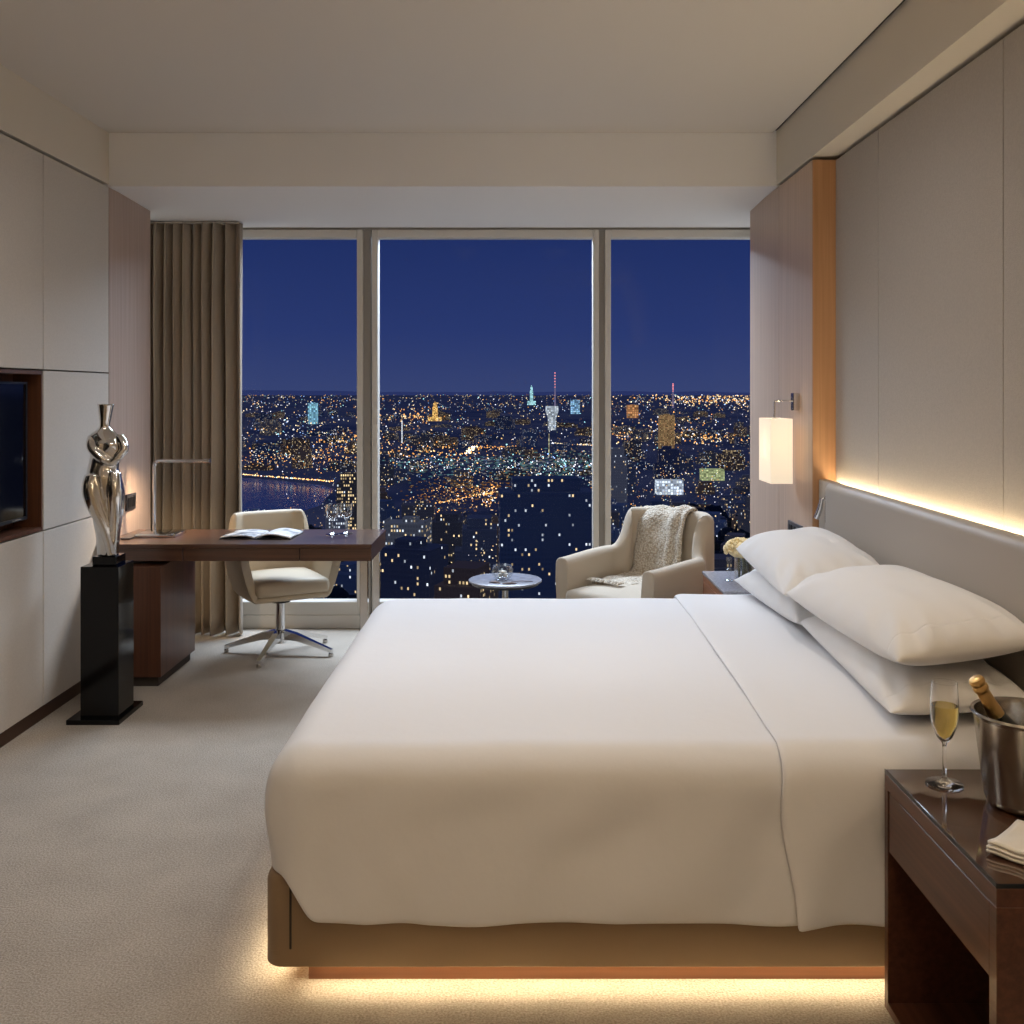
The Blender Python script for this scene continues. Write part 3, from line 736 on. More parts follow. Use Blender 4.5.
obj('mattress', Box((-.60, 2.545, .2885), (1.352, 4.355, .565), .05, 4), M_mattr, bd)

def cover_rows(xf, xh, yn, yf, ztop, rc, r, hem, foot=True, grow=0.0, seed=0.0):
    """duvet surface: rings from the hem up over the shoulder to the crown"""
    rings = []
    def outline(d):
        x0, y0, y1 = xf + d, yn + d, yf - d
        rr = max(rc - d * .8, .015); rr = max(0, min(rr, (y1 - y0) / 2)); rr = max(rr, sstep(.35, .9, d) * ((y1 - y0) / 2 - .0005))
        pts = []
        n1, n2, n3 = 92, 9, 40
        if foot:
            for i in range(n1): pts.append((xh + (x0 + rr - xh) * i / n1, y0))
            for i in range(n2): a = -PI / 2 - PI / 2 * i / n2; pts.append((x0 + rr + rr * math.cos(a), y0 + rr + rr * math.sin(a)))
            for i in range(n3): pts.append((x0, y0 + rr + (y1 - y0 - 2 * rr) * i / n3))
            for i in range(n2): a = PI - PI / 2 * i / n2; pts.append((x0 + rr + rr * math.cos(a), y1 - rr + rr * math.sin(a)))
            for i in range(n1 + 1): pts.append((x0 + rr + (xh - x0 - rr) * i / n1, y1))
        return pts
    o0 = outline(0)
    def hemz(p):
        h = hem(p); return h
    levels = []
    for k in range(12): levels.append(('side', k / 11))
    for k in range(1, 9): levels.append(('arc', k / 8))
    for d in (.04, .09, .15, .22, .30, .39, .48, .57, .66, .75, .81): levels.append(('top', d))
    for kind, v in levels:
        if kind == 'side':
            ring = []
            for i, p in enumerate(o0):
                h = hemz(p); z = h + (ztop - r - h) * v
                q = outline(0)[i] if False else p
                ring.append([q[0], q[1], z])
        elif kind == 'arc':
            a = v * PI / 2; o = outline(r * (1 - math.cos(a)))
            ring = [[p[0], p[1], ztop - r + r * math.sin(a)] for p in o]
        else:
            o = outline(r + v); ring = [[p[0], p[1], ztop + .012 * sstep(0, .5, v)] for p in o]
        rings.append(ring)
    return rings

def wrinkle(p, amt=1.0, seed=0.0):
    x, y, z = p
    q = Vector((x, y, z))
    side = sstep(.56, .42, z)             # diagonal drag folds on the hanging side
    near = side * (1 if y < 3 else .6)
    nv = noise.noise(q * 2.0 + Vector((seed, 0, 0)))
    f = math.sin((x * 1.0 - z * .9) * 17 + 3.5 * nv) * (.35 + .65 * abs(noise.noise(q * 1.6 + Vector((3, seed, 1)))))
    f2 = math.sin((x * 1.1 + z * .5) * 34 + 4 * nv) * max(0, noise.noise(q * 2.3 + Vector((7, seed, 4))))
    f3 = abs(noise.noise(Vector((x * 5 - z * 4, y, z * 3 + x * 2 + seed)))) 
    dn = near * amt * (.012 * f + .008 * f2 - .010 * f3)
    top = (1 - side) * (.006 * noise.noise(q * 2.1 + Vector((seed, 5, 2))) + .0025 * noise.noise(q * 6))
    return dn, top

def duvet():
    bm = bmesh.new()
    def hem(p):
        x, y = p
        t = max(0, min(1, (-.515 - x) / .07))
        return .180 + .106 * t + .004 * math.sin(x * 9) * (1 - t)
    rows = cover_rows(-.632, .98, 2.485, 4.43, .597, .11, .095, hem)
    out = []
    for row in rows:
        o = []
        for p in row:
            dn, tp = wrinkle(p)
            s = -1 if p[1] < 3.4 else 1
            side = sstep(.58, .40, p[2])
            flare = .010 * sstep(.40, .18, p[2]) * (1 if abs(p[1] - 2.485) < .02 else .3)
            fx = -.018 * math.sin(sstep(.60, .28, p[2]) * PI) * (1 if p[0] < -.60 else 0)
            o.append((p[0] + fx, p[1] + s * (dn + flare) * (1 if p[0] > -.6 else .2), p[2] + tp))
        out.append(o)
    vr = gridmesh(bm, out); last = vr[-1]; T = len(last) - 1
    for i in range(92): bm.faces.new((last[i], last[i + 1], last[T - i - 1], last[T - i]))
    for k in range(9): bm.faces.new((last[92 + k], last[93 + k], last[T - 93 - k], last[T - 92 - k]))
    bmesh.ops.remove_doubles(bm, verts=last, dist=.002)
    return bm
dv = tag(obj('duvet', duvet(), M_white, sharp=180, solid=.010, sub=1), 'large plain white duvet covering the bed', 'duvet')

def sheet():
    """top sheet turned over the duvet toward the pillows: hem - side - top - side - hem"""
    bm = bmesh.new(); rows = []
    yn, yf, zt, r = 2.468, 4.447, .613, .098
    xs = [.655 + (1.335 - .655) * (i / 30) for i in range(31)]
    prof = []
    for k in range(14): prof.append((yn, None, k / 13))
    for k in range(1, 9):
        a = k / 8 * PI / 2; prof.append((yn + r * (1 - math.cos(a)), zt - r + r * math.sin(a), 0))
    for k in range(1, 30): prof.append((yn + r + (yf - yn - 2 * r) * k / 30, zt, 0))
    for k in range(8, -1, -1):
        a = k / 8 * PI / 2; prof.append((yf - r * (1 - math.cos(a)), zt - r + r * math.sin(a), 0))
    for k in range(12, -1, -1): prof.append((yf, None, k / 13))
    for i, x in enumerate(xs):
        row = []
        for y, z, v in prof:
            hz = .176 + .012 * math.sin((x - .65) * 7 + .2) + .012 * sstep(.9, 1.2, x)
            zz = z if z is not None else hz + (zt - r - hz) * v
            dn, tp = wrinkle((x, 2.485 if y < 3.4 else 4.43, zz)); dn += .004 * noise.noise(Vector((x * 9 + zz * 3, zz * 4, 2.0))) * sstep(.56, .42, zz)
            e = sstep(.02, 0, x - .655) * .006
            s = -1 if y < 3.4 else 1
            fl = .014 * sstep(.42, .17, zz)
            xo = .030 * (y - 2.465) / 2 + .010 * math.sin(zz * 9) * sstep(.58, .4, zz) if i < 30 else 0
            xo *= (1 - i / 30)
            row.append((x + xo + .02 * sstep(.5, .2, zz) * (1 - i / 30), y + s * (dn + fl * .9 + .004 - e), zz + tp + .010 * sstep(.2, .6, y - 2.452) * sstep(.2, .6, 4.44 - y) - e))
        rows.append(row)
    gridmesh(bm, rows); return bm
tag(obj('top_sheet', sheet(), M_sheet, sharp=180, solid=.010, sub=1), 'white top sheet turned over the duvet next to the pillows', 'sheet')

def pillow_bm(a, b, T, seed, base=.42, droop=0.0):
    bm = bmesh.new(); n = 34
    def pt(u, v, up):
        k = max(0, (1 - abs(u) ** 2.6)) ** .55 * max(0, (1 - abs(v) ** 2.6)) ** .55
        x = a * u * (1 - .055 * (1 - v * v)); y = b * v * (1 - .045 * (1 - u * u))
        nz = noise.noise(Vector((u * 1.6 + seed, v * 1.6, seed * 2))) * .10 + noise.noise(Vector((u * 4 + seed, v * 4, 1))) * .03
        # corner puckers
        pk = .012 * math.sin(9 * math.atan2(v, u) * 2 + seed) * sstep(.75, 1.15, math.hypot(u, v)) * k ** .3
        z = T * (1 - base) * k * (1 + nz) if up else -T * base * k
        return Vector((x, y, z + (pk if up else 0)))
    top = [[pt(2 * i / n - 1, 2 * j / n - 1, True) for j in range(n + 1)] for i in range(n + 1)]
    bot = [[pt(2 * i / n - 1, 2 * j / n - 1, False) for j in range(n + 1)] for i in range(n + 1)]
    gridmesh(bm, top); gridmesh(bm, bot)
    bmesh.ops.remove_doubles(bm, verts=bm.verts, dist=.0008)
    return bm
pls = [  # centre, half sizes (x, y), thickness, tilt, label
    ((1.155, 3.985, .690), (.190, .455), .165, 4, 'white pillow at the bottom of the far stack by the window'),
    ((1.165, 3.055, .690), (.190, .485), .165, 4, 'white pillow at the bottom of the near stack by the ice bucket'),
    ((1.138, 3.925, .828), (.205, .465), .20, 7, 'white pillow on top of the far stack by the window'),
    ((1.146, 3.020, .832), (.205, .490), .20, 7, 'white pillow on top of the near stack by the ice bucket'),
]
for i, (c, (a, b), T, tl, lb) in enumerate(pls):
    o = obj('pillow', pillow_bm(a, b, T, 1.7 * i + 1), M_pillow, sharp=180, sub=1)
    o.location = c; o.rotation_euler = (math.radians((-1, 1, 1, -1)[i]), -math.radians(tl), math.radians((2, -2, -2, 2)[i]))
    tag(o, lb, 'pillow', 'pillows stacked against the headboard')

# ------------------------------------------------------------------ near nightstand
nn = thing('nightstand', 'dark walnut nightstand with a glass top and open shelf in the foreground', 'nightstand', (1.15, 2.17, 0))
X0, X1, Y0, Y1 = .895, 1.352, 1.870, 2.442
cb = bmesh.new()
box(cb, (X0, Y0, .535), (X1, Y1, .571), .001, 1)
box(cb, (X0, Y0, 0), (X1, Y0 + .03, .5349), .001, 1); box(cb, (X0, Y1 - .022, 0), (X1, Y1, .5349), .001, 1)
box(cb, (X0, Y0 + .0301, .0), (X1, Y1 - .0221, .022), .001, 1); box(cb, (X1 - .02, Y0 + .0301, .0221), (X1, Y1 - .0221, .5349))
obj('carcass', cb, M_ns, nn, smooth=False)
obj('drawer', Box((X0 + .002, Y0 + .034, .388), (X1 - .025, Y1 - .026, .531), .001, 1), M_ns, nn)
obj('glass_top', Box((X0 + .002, Y0 + .002, .5715), (X1 - .002, Y1 - .002, .5795), .001, 1), M_nstop, nn)
eg = bmesh.new(); box(eg, (X0, Y0, .5712), (X0 + .0019, Y1, .5798)); box(eg, (X0, Y0, .5712), (X1, Y0 + .0019, .5798))
obj('glass_edge', eg, M_edge, nn, smooth=False)

# champagne flute
cf = thing('champagne_flute', 'champagne flute half filled with pale wine on the near nightstand', 'glass', (1.0, 2.345, .58))
fx, fy, fz = 1.0, 2.345, .5802
flp = [(0, 0), (.042, 0), (.042, .003), (.018, .008), (.006, .014), (.0042, .03), (.004, .085), (.006, .098), (.018, .112), (.0285, .14), (.032, .17), (.0315, .20), (.0285, .240),
       (.0275, .240), (.0303, .20), (.0308, .17), (.0272, .141), (.016, .115), (.004, .104), (0, .102)]
obj('flute_glass', lathe(bmesh.new(), flp, (fx, fy, fz), 40), glassmat('crystal', (1, 1, 1, 1), 1.42), cf)
obj('champagne', lathe(bmesh.new(), [(0, .1035), (.004, .1055), (.0155, .1165), (.0266, .142), (.0302, .17), (.0301, .186), (0, .186)], (fx, fy, fz), 40), M_champ, cf)

# ice bucket and bottle
ib = thing('ice_bucket', 'steel ice bucket holding a bottle at the edge of the near nightstand', 'bucket', (1.128, 2.225, .58))
bx, by = 1.128, 2.225
obj('bucket', lathe(bmesh.new(), [(0, .0), (.070, .0), (.079, .006), (.084, .02), (.106, .194), (.110, .199), (.113, .204), (.110, .209), (.104, .206), (.102, .196), (.080, .022), (.072, .012), (0, .010)], (bx, by, .5802), 56), M_bucket, ib, sharp=50)
bo = thing('champagne_bottle', 'gold foiled dark bottle leaning in the ice bucket', 'bottle', (1.17, 2.225, .61))
B0 = Vector((1.166, 2.238, .612)); B1 = Vector((1.016, 2.222, .864)); ax = (B1 - B0).normalized()
R3 = ax.to_track_quat('Z', 'Y').to_matrix(); L = (B1 - B0).length
obj('bottle_glass', lathe(bmesh.new(), [(0, 0), (.030, 0), (.036, .006), (.037, .02), (.037, .125), (.034, .15), (.024, .178), (.0172, .20), (.0155, .225), (0, .225)], B0, 28, R3), M_bottle, bo)
obj('gold_foil', lathe(bmesh.new(), [(.0182, .196), (.0172, .212), (.0150, .232), (.0140, L - .036), (.0142, L - .033), (.0166, L - .029), (.0170, L - .021), (.0148, L - .017), (.0168, L - .012), (.0172, L - .006), (.0150, L - .001), (.010, L + .002), (0, L + .002)], B0, 28, R3), M_foil, bo)

# napkin
nk = thing('folded_napkin', 'folded white linen napkin in the corner of the near nightstand', 'napkin', (1.036, 1.985, .5803), math.radians(42))
nb = bmesh.new()
def leaf_layer(bm, z, s, curl, off):
    rows = []
    for i in range(13):
        u = i / 12 * 2 - 1
        rows.append([(u * s + off, (j / 6 - 1) * s, z + curl * sstep(.4, 1, abs(u)) * .5 + .0015 * math.sin(3 * u + j)) for j in range(13)])
    gridmesh(bm, rows)
leaf_layer(nb, .0045, .074, .004, 0); leaf_layer(nb, .011, .074, .006, .001)
obj('lower_fold', nb, M_napkin, nk, world=False, sharp=180, solid=.005)
nb = bmesh.new(); leaf_layer(nb, .0185, .073, .008, .004)
obj('upper_fold', nb, M_napkin, nk, world=False, sharp=180, solid=.006)

# ------------------------------------------------------------------ the city outside
G = -120.0; HC = 1.5 - G
def gp(px, py):                     # place on the city ground, surveyed from the room
    D = HC * 1000 / (py - 392.0); return (px - 518) / 1000 * D, D
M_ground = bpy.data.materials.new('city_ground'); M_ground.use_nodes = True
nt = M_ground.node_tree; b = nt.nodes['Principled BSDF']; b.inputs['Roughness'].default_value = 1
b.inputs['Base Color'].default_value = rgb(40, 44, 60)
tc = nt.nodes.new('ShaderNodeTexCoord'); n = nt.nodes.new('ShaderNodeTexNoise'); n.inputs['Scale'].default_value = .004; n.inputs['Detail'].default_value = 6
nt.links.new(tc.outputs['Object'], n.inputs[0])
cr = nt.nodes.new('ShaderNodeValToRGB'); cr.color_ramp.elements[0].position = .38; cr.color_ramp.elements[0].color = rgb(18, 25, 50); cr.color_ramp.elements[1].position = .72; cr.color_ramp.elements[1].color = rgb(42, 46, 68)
nt.links.new(n.outputs['Fac'], cr.inputs[0]); nt.links.new(cr.outputs[0], b.inputs['Emission Color']); b.inputs['Emission Strength'].default_value = .85  # patchy emission paints city haze over the ground
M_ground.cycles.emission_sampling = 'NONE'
gm = bmesh.new()
vs = [gm.verts.new(p) for p in ((-40000, 60, G), (40000, 60, G), (40000, 60000, G), (-40000, 60000, G))]; gm.faces.new(vs)
struct('ground', gm, M_ground, 'dark city ground far below the window', smooth=False)
# low hills on the horizon, self-glowing in the colour of the hazy sky
hm = bmesh.new(); rows = [[], []]
for i in range(161):
    x = -22000 + 44000 * i / 160
    h = -10 + 90 * max(0, noise.noise(Vector((x / 6000, 3.1, 0))) + .25) + 40 * noise.noise(Vector((x / 1500, 8, 0)))
    rows[0].append((x, 36000, G)); rows[1].append((x, 36400, G + 120 + h))
gridmesh(hm, rows)
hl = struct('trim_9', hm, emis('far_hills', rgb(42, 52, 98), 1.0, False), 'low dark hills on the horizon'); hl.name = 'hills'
# river
riv = [(60, 473), (200, 475.5), (268, 480), (322, 485.5), (334, 490), (320, 506), (288, 517), (262, 532), (200, 548), (60, 560)]
rm = bmesh.new(); rm.faces.new([rm.verts.new((*gp(x, y), G + .6)) for x, y in riv])
m, nt, b = newmat('river_water'); b.inputs['Base Color'].default_value = rgb(8, 14, 34); b.inputs['Roughness'].default_value = .22
b.inputs['IOR'].default_value = 2.2
tc = nt.nodes.new('ShaderNodeTexCoord'); mp = nt.nodes.new('ShaderNodeMapping'); mp.inputs['Scale'].default_value = (.05, .25, 1)
n = nt.nodes.new('ShaderNodeTexNoise'); n.inputs['Scale'].default_value = 1
nt.links.new(tc.outputs['Object'], mp.inputs[0]); nt.links.new(mp.outputs[0], n.inputs[0])
bp = nt.nodes.new('ShaderNodeBump'); bp.inputs['Strength'].default_value = .25; bp.inputs['Distance'].default_value = .6
nt.links.new(n.outputs['Fac'], bp.inputs['Height']); nt.links.new(bp.outputs[0], b.inputs['Normal'])
b.inputs['Emission Color'].default_value = rgb(20, 32, 74); b.inputs['Emission Strength'].default_value = .5; m.cycles.emission_sampling = 'NONE'  # water gets a faint blue glow of its own
rv = obj('river', rm, m, smooth=False); tag(rv, 'dark blue river reflecting lights at the left of the city', 'river', kind='stuff')

def in_river(x, y):
    c = False; P = [gp(a, b) for a, b in riv]; j = len(P) - 1
    for i in range(len(P)):
        if (P[i][1] > y) != (P[j][1] > y) and x < (P[j][0] - P[i][0]) * (y - P[i][1]) / (P[j][1] - P[i][1]) + P[i][0]: c = not c
        j = i
    return c

# --- city lights and painted ground glow: one uncountable mesh with a colour attribute
lm = bmesh.new(); col_l = lm.loops.layers.float_color.new('glow')
WARM = (1.0, .42, .10); AMB = (1.0, .60, .25); YEL = (1.0, .80, .48); WHT = (.95, .93, 1.0); TEAL = (.45, .95, 1.0); BLUE = (.35, .55, 1.0); RED = (1.0, .12, .1)
def lamp(x, y, z, s, c, k=1.0, hz=1.0):
    """one small floodlit patch, street lamp or flake of painted ground glow, an octahedron"""
    vs = [lm.verts.new((x + dx * s, y + dy * s, z + dz * s * hz)) for dx, dy, dz in ((1, 0, 0), (0, 1, 0), (-1, 0, 0), (0, -1, 0), (0, 0, 1), (0, 0, -1))]
    for a, b_, t in ((0, 1, 4), (1, 2, 4), (2, 3, 4), (3, 0, 4), (1, 0, 5), (2, 1, 5), (3, 2, 5), (0, 3, 5)):
        f = lm.faces.new((vs[a], vs[b_], vs[t]))
        for l in f.loops: l[col_l] = (c[0] * k, c[1] * k, c[2] * k, 1)
R = random.Random(11)
def pick(ws):
    return R.choices([WARM, AMB, YEL, WHT, TEAL, BLUE], ws)[0]
def dense(x, y):
    return .5 + 1.3 * noise.noise(Vector((x / (y * .028), math.log(y) * 9, 1.7))) + .7 * noise.noise(Vector((x / (y * .009), math.log(y) * 26, 5.1)))
def scatter(n, x0, x1, y0, y1, ws, k0=.4, k1=2.2, s0=.35, s1=.8, pw=1.0):
    for _ in range(n):
        py = y0 + (y1 - y0) * R.random() ** pw; px = R.uniform(x0, x1)
        x, y = gp(px, py)
        dd = dense(x, y)
        if in_river(x, y) or R.random() > max(.10, min(1, dd)): continue
        s = y / 1000 * R.uniform(s0, s1); lamp(x, y, G + R.choice((4, 8, 14, 20, 26)) + s, s, pick(ws), (k0 + (k1 * 1.35 - k0) * R.random() ** 2.2))
mixw = (1.3, 2.3, 3.2, 3.8, .9, 1.6)
scatter(900, 40, 960, 393.6, 398, (2.5, 3.5, 3, 2.5, .4, .8), .2, 1.0, .3, .6)
scatter(2000, 40, 960, 396, 412, (1.8, 3, 3, 3, .4, 1.2), .2, 1.6, .28, .6)
scatter(3600, 60, 940, 399, 445, mixw, .15, 1.7, .28, .62)
scatter(2600, 80, 920, 436, 490, mixw, .15, 1.7, .28, .62)
scatter(1100, 120, 900, 480, 530, (2, 3, 4, 3, 1, .5), .2, 1.5, .3, .7)
scatter(420, 150, 880, 530, 615, (1, 3, 5, 2.5, .8, .3), .3, 1.5, .25, .6)
def cluster(n, cx, cy, rx, ry, ws, k0=.8, k1=3, s0=.4, s1=.9, sl=0.0, hz=1.0):
    for _ in range(n):
        a, b_ = R.gauss(0, .5), R.gauss(0, .5)
        py = cy + b_ * ry + a * rx * sl; px = cx + a * rx
        if py < 396: continue
        x, y = gp(px, py)
        if in_river(x, y): continue
        s = y / 1000 * R.uniform(s0, s1); lamp(x, y, G + R.uniform(6, 26) + s * hz, s, pick(ws), R.uniform(k0, k1), hz)
cluster(330, 300, 468, 90, 12, (6, 4, 2, 1.5, .2, .1), .5, 2.4, .3, .7)              # lamps along the far river bank
cluster(200, 430, 462, 80, 12, (6, 4, 2, 1, .2, .1), .7, 2.4)
cluster(110, 402, 420, 40, 8, (4, 5, 2, 1, 0, 0), .7, 2.2)
cluster(120, 345, 452, 40, 14, (5, 5, 2, 1, 0, 0), .6, 2.2)
cluster(420, 475, 477, 110, 10, (.05, .1, .3, 3, 7, 2), .06, .22, 1.2, 2.8, 0, .3)  # wide dim flakes imitating a teal glow on the ground
cluster(190, 475, 477, 105, 10, (.2, .4, 2, 5, 5, 1), .6, 3.0, .3, .75)      # cool white quarter
cluster(240, 560, 478, 50, 11, (.05, .1, .3, 3, 7, 2), .06, .22, 1.2, 2.8, 0, .3)  # second patch of painted teal ground glow
cluster(100, 560, 478, 46, 11, (.2, .4, 2, 5, 5, 1), .8, 3.2, .4, .9)
cluster(300, 462, 506, 56, 13, (9, 4, .5, 0, 0, 0), .06, .22, 1.0, 2.2, -.12, .3)  # painted amber glow on the ground around the boulevard lamps
cluster(170, 462, 506, 58, 15, (8, 5, 1, .5, 0, 0), .6, 2.6, .3, .65, -.12)  # amber boulevard
cluster(90, 486, 514, 16, 8, (5, 6, 3, 1, 0, 0), 1, 3, .35, .9)
cluster(120, 350, 524, 26, 16, (1, 3, 6, 3, .5, 0), .5, 2, .3, .7)
cluster(100, 345, 548, 40, 12, (.5, 2, 6, 2, 1, 0), .5, 2, .3, .6)
cluster(90, 500, 578, 60, 14, (.5, 3, 7, 2, .3, 0), .6, 2.2, .3, .7)
cluster(420, 680, 500, 150, 44, (2, 3, 4, 3, .6, .4), .25, 1.5, .35, .7)
cluster(160, 300, 440, 90, 30, mixw, .4, 2.0)
cluster(320, 720, 402, 90, 7, (3, 5, 4, 2, 0, .3), .6, 2.2)
cluster(90, 710, 446, 50, 4, (5, 5, 2, 1, 0, 0), .8, 2.4)
cluster(60, 680, 430, 50, 14, (3, 4, 3, 3, 0, 0), .8, 2.4)
cluster(50, 600, 512, 30, 3, (8, 4, 1, 0, 0, 0), 1, 2.6)
cluster(50, 620, 440, 24, 10, (4, 5, 3, 1, 0, 0), .8, 2.4)
def street(p0, p1, n, ws, k0, k1, j=.8, s0=.4, s1=.8):
    for i in range(n):
        t = (i + R.random() * .6) / n
        px = p0[0] + (p1[0] - p0[0]) * t + R.gauss(0, j); py = p0[1] + (p1[1] - p0[1]) * t + R.gauss(0, j * .5)
        x, y = gp(px, py); s = y / 1000 * R.uniform(s0, s1); lamp(x, y, G + 7 + s, s, pick(ws), R.uniform(k0, k1))
street((466, 458), (488, 441), 110, (2, 5, 4, 3, 0, 0), 2, 5, 1.5, .5, 1.0)
street((481, 437), (486, 442), 14, (6, 4, 1, 0, 0, 0), 1, 3, 1.2)
street((242, 480.0), (334, 487.5), 90, (6, 4, 2, 1.5, .5, 0), 1.2, 4, .5)
street((430, 512), (508, 496), 60, (8, 5, 1, 0, 0, 0), 1, 3, .8)
street((436, 520), (500, 520), 60, (8, 5, 1, 0, 0, 0), 1, 3, 1.6)
street((552, 447), (592, 449), 44, (1, 3, 5, 2, 0, 0), 1, 2.5, .6)
street((478, 452), (516, 450), 26, (6, 4, 1, 0, 0, 0), .6, 1.8, .8)
street((612, 438), (650, 442), 24, (4, 5, 2, 1, 0, 0), .8, 2.2, .8)
street((430, 560), (458, 525), 40, (1, 2, 5, 3, .5, 0), .6, 2, 1.4, .3, .6)
ml = bpy.data.materials.new('city_light_glow'); ml.use_nodes = True; nt = ml.node_tree; nt.nodes.clear()
at = nt.nodes.new('ShaderNodeAttribute'); at.attribute_name = 'glow'; e = nt.nodes.new('ShaderNodeEmission'); e.inputs[1].default_value = 1.0; o = nt.nodes.new('ShaderNodeOutputMaterial')
nt.links.new(at.outputs['Color'], e.inputs[0]); nt.links.new(e.outputs[0], o.inputs[0]); ml.cycles.emission_sampling = 'NONE'
tag(obj('city_lights', lm, ml, smooth=False, recalc=False), 'thousands of tiny city lights and painted ground glow spread to the horizon', 'lights', kind='stuff')

# --- buildings
def facade(name, base, lit, dens, strength, warm=(1, .72, .36), cool=(.85, .92, 1), ux=1.7, uz=2.6, fill=.5, ambient=.30, coolfrac=.35):
    m, nt, b = newmat(name); N = nt.nodes.new; Lk = nt.links.new
    tc = N('ShaderNodeTexCoord'); oi = N('ShaderNodeObjectInfo'); sx = N('ShaderNodeSeparateXYZ'); Lk(tc.outputs['Object'], sx.inputs[0])
    def math_(op, a, b_=None):
        n = N('ShaderNodeMath'); n.operation = op
        for i, v in enumerate((a, b_)):
            if v is None: continue
            if isinstance(v, (int, float)): n.inputs[i].default_value = v
            else: Lk(v, n.inputs[i])
        return n.outputs[0]
    u = math_('DIVIDE', math_('ADD', sx.outputs[0], sx.outputs[1]), ux); w = math_('DIVIDE', sx.outputs[2], uz)
    fu, fw = math_('FLOOR', u), math_('FLOOR', w); ru, rw = math_('FRACT', u), math_('FRACT', w)
    cb_ = N('ShaderNodeCombineXYZ'); Lk(fu, cb_.inputs[0]); Lk(fw, cb_.inputs[1]); Lk(math_('MULTIPLY', oi.outputs['Random'], 91.7), cb_.inputs[2])
    wn = N('ShaderNodeTexWhiteNoise'); wn.noise_dimensions = '3D'; Lk(cb_.outputs[0], wn.inputs['Vector'])
    on = math_('GREATER_THAN', wn.outputs['Value'], 1 - dens)
    mk = math_('MULTIPLY', math_('LESS_THAN', math_('ABSOLUTE', math_('SUBTRACT', ru, .5)), fill / 2), math_('LESS_THAN', math_('ABSOLUTE', math_('SUBTRACT', rw, .5)), fill / 2))
    ge = N('ShaderNodeNewGeometry'); sn = N('ShaderNodeSeparateXYZ'); Lk(ge.outputs['Normal'], sn.inputs[0])
    wall = math_('LESS_THAN', math_('ABSOLUTE', sn.outputs[2]), .5)
    f = math_('MULTIPLY', math_('MULTIPLY', mk, on), wall)
    sc_ = N('ShaderNodeSeparateColor'); Lk(wn.outputs['Color'], sc_.inputs[0])
    mc = N('ShaderNodeMix'); mc.data_type = 'RGBA'; mc.inputs[6].default_value = (*warm, 1); mc.inputs[7].default_value = (*cool, 1)
    Lk(math_('LESS_THAN', sc_.outputs[1], coolfrac), mc.inputs[0])
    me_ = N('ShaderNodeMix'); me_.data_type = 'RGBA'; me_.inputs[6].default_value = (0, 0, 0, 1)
    am = N('ShaderNodeVectorMath'); am.operation = 'SCALE'; am.inputs[0].default_value = [c * ambient for c in base[:3]]  # walls emit part of their own colour as ambient city glow
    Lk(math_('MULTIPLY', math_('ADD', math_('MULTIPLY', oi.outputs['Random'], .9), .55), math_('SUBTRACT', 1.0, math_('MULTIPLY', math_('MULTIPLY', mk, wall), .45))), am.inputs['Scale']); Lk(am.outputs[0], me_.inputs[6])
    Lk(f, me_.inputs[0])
    br = N('ShaderNodeVectorMath'); br.operation = 'SCALE'; Lk(mc.outputs[2], br.inputs[0]); Lk(math_('MULTIPLY', math_('ADD', sc_.outputs[2], .25), strength), br.inputs['Scale'])
    Lk(br.outputs[0], me_.inputs[7])
    b.inputs['Base Color'].default_value = base; b.inputs['Roughness'].default_value = .7
    Lk(me_.outputs[2], b.inputs['Emission Color']); b.inputs['Emission Strength'].default_value = 1
    m.cycles.emission_sampling = 'NONE'
    return m
F_dark = [facade('dark_block_windows', rgb(48, 56, 82), None, .12, 1.2), facade('mid_block_windows', rgb(60, 62, 76), None, .16, 1.2, coolfrac=.2), facade('glass_block_windows', rgb(40, 54, 88), None, .12, 1.0, coolfrac=.6, ux=1.8), facade('brown_block_windows', rgb(70, 60, 60), None, .20, 1.1, coolfrac=.1)]
def building_bm(w, d, h, style, r):
    bm = bmesh.new(); box(bm, (-w / 2, -d / 2, 0), (w / 2, d / 2, h))
    if style % 3 == 0:
        box(bm, (-w * .3, -d * .3, h), (w * .15, d * .25, h + 4))                       # plant room
    elif style % 3 == 1:
        box(bm, (-w * .36, -d * .36, h), (w * .36, d * .36, h + r.uniform(4, 9)))      # set back storey
    else:
        for s in (-1, 1): box(bm, (s * w * .5 - .8 * (s > 0), -d / 2, h), (s * w * .5 + .8 * (s < 0), d / 2, h + 1.6))
        box(bm, (-w * .1, -d * .2, h), (w * .25, d * .2, h + 3))
    if style % 2 == 0: box(bm, (-w / 2 - 5, -d / 2 + 2, 0), (-w / 2, d / 2, h * .55))     # lower wing
    return bm
Rb = random.Random(5)
placed = []
keep = [(460, 492, 458), (385, 600, 487), (300, 345, 487)]
def place(x, y, w, d, h, m, label, group=None, rz=0.0, style=0, name='city_building', bm=None):
    o = obj(name, bm or building_bm(w, d, h, style, Rb), m, smooth=False)
    o.location = (x, y, G); o.rotation_euler = (0, 0, rz); placed.append((x, y, max(w, d)))
    return tag(o, label, 'building', group)
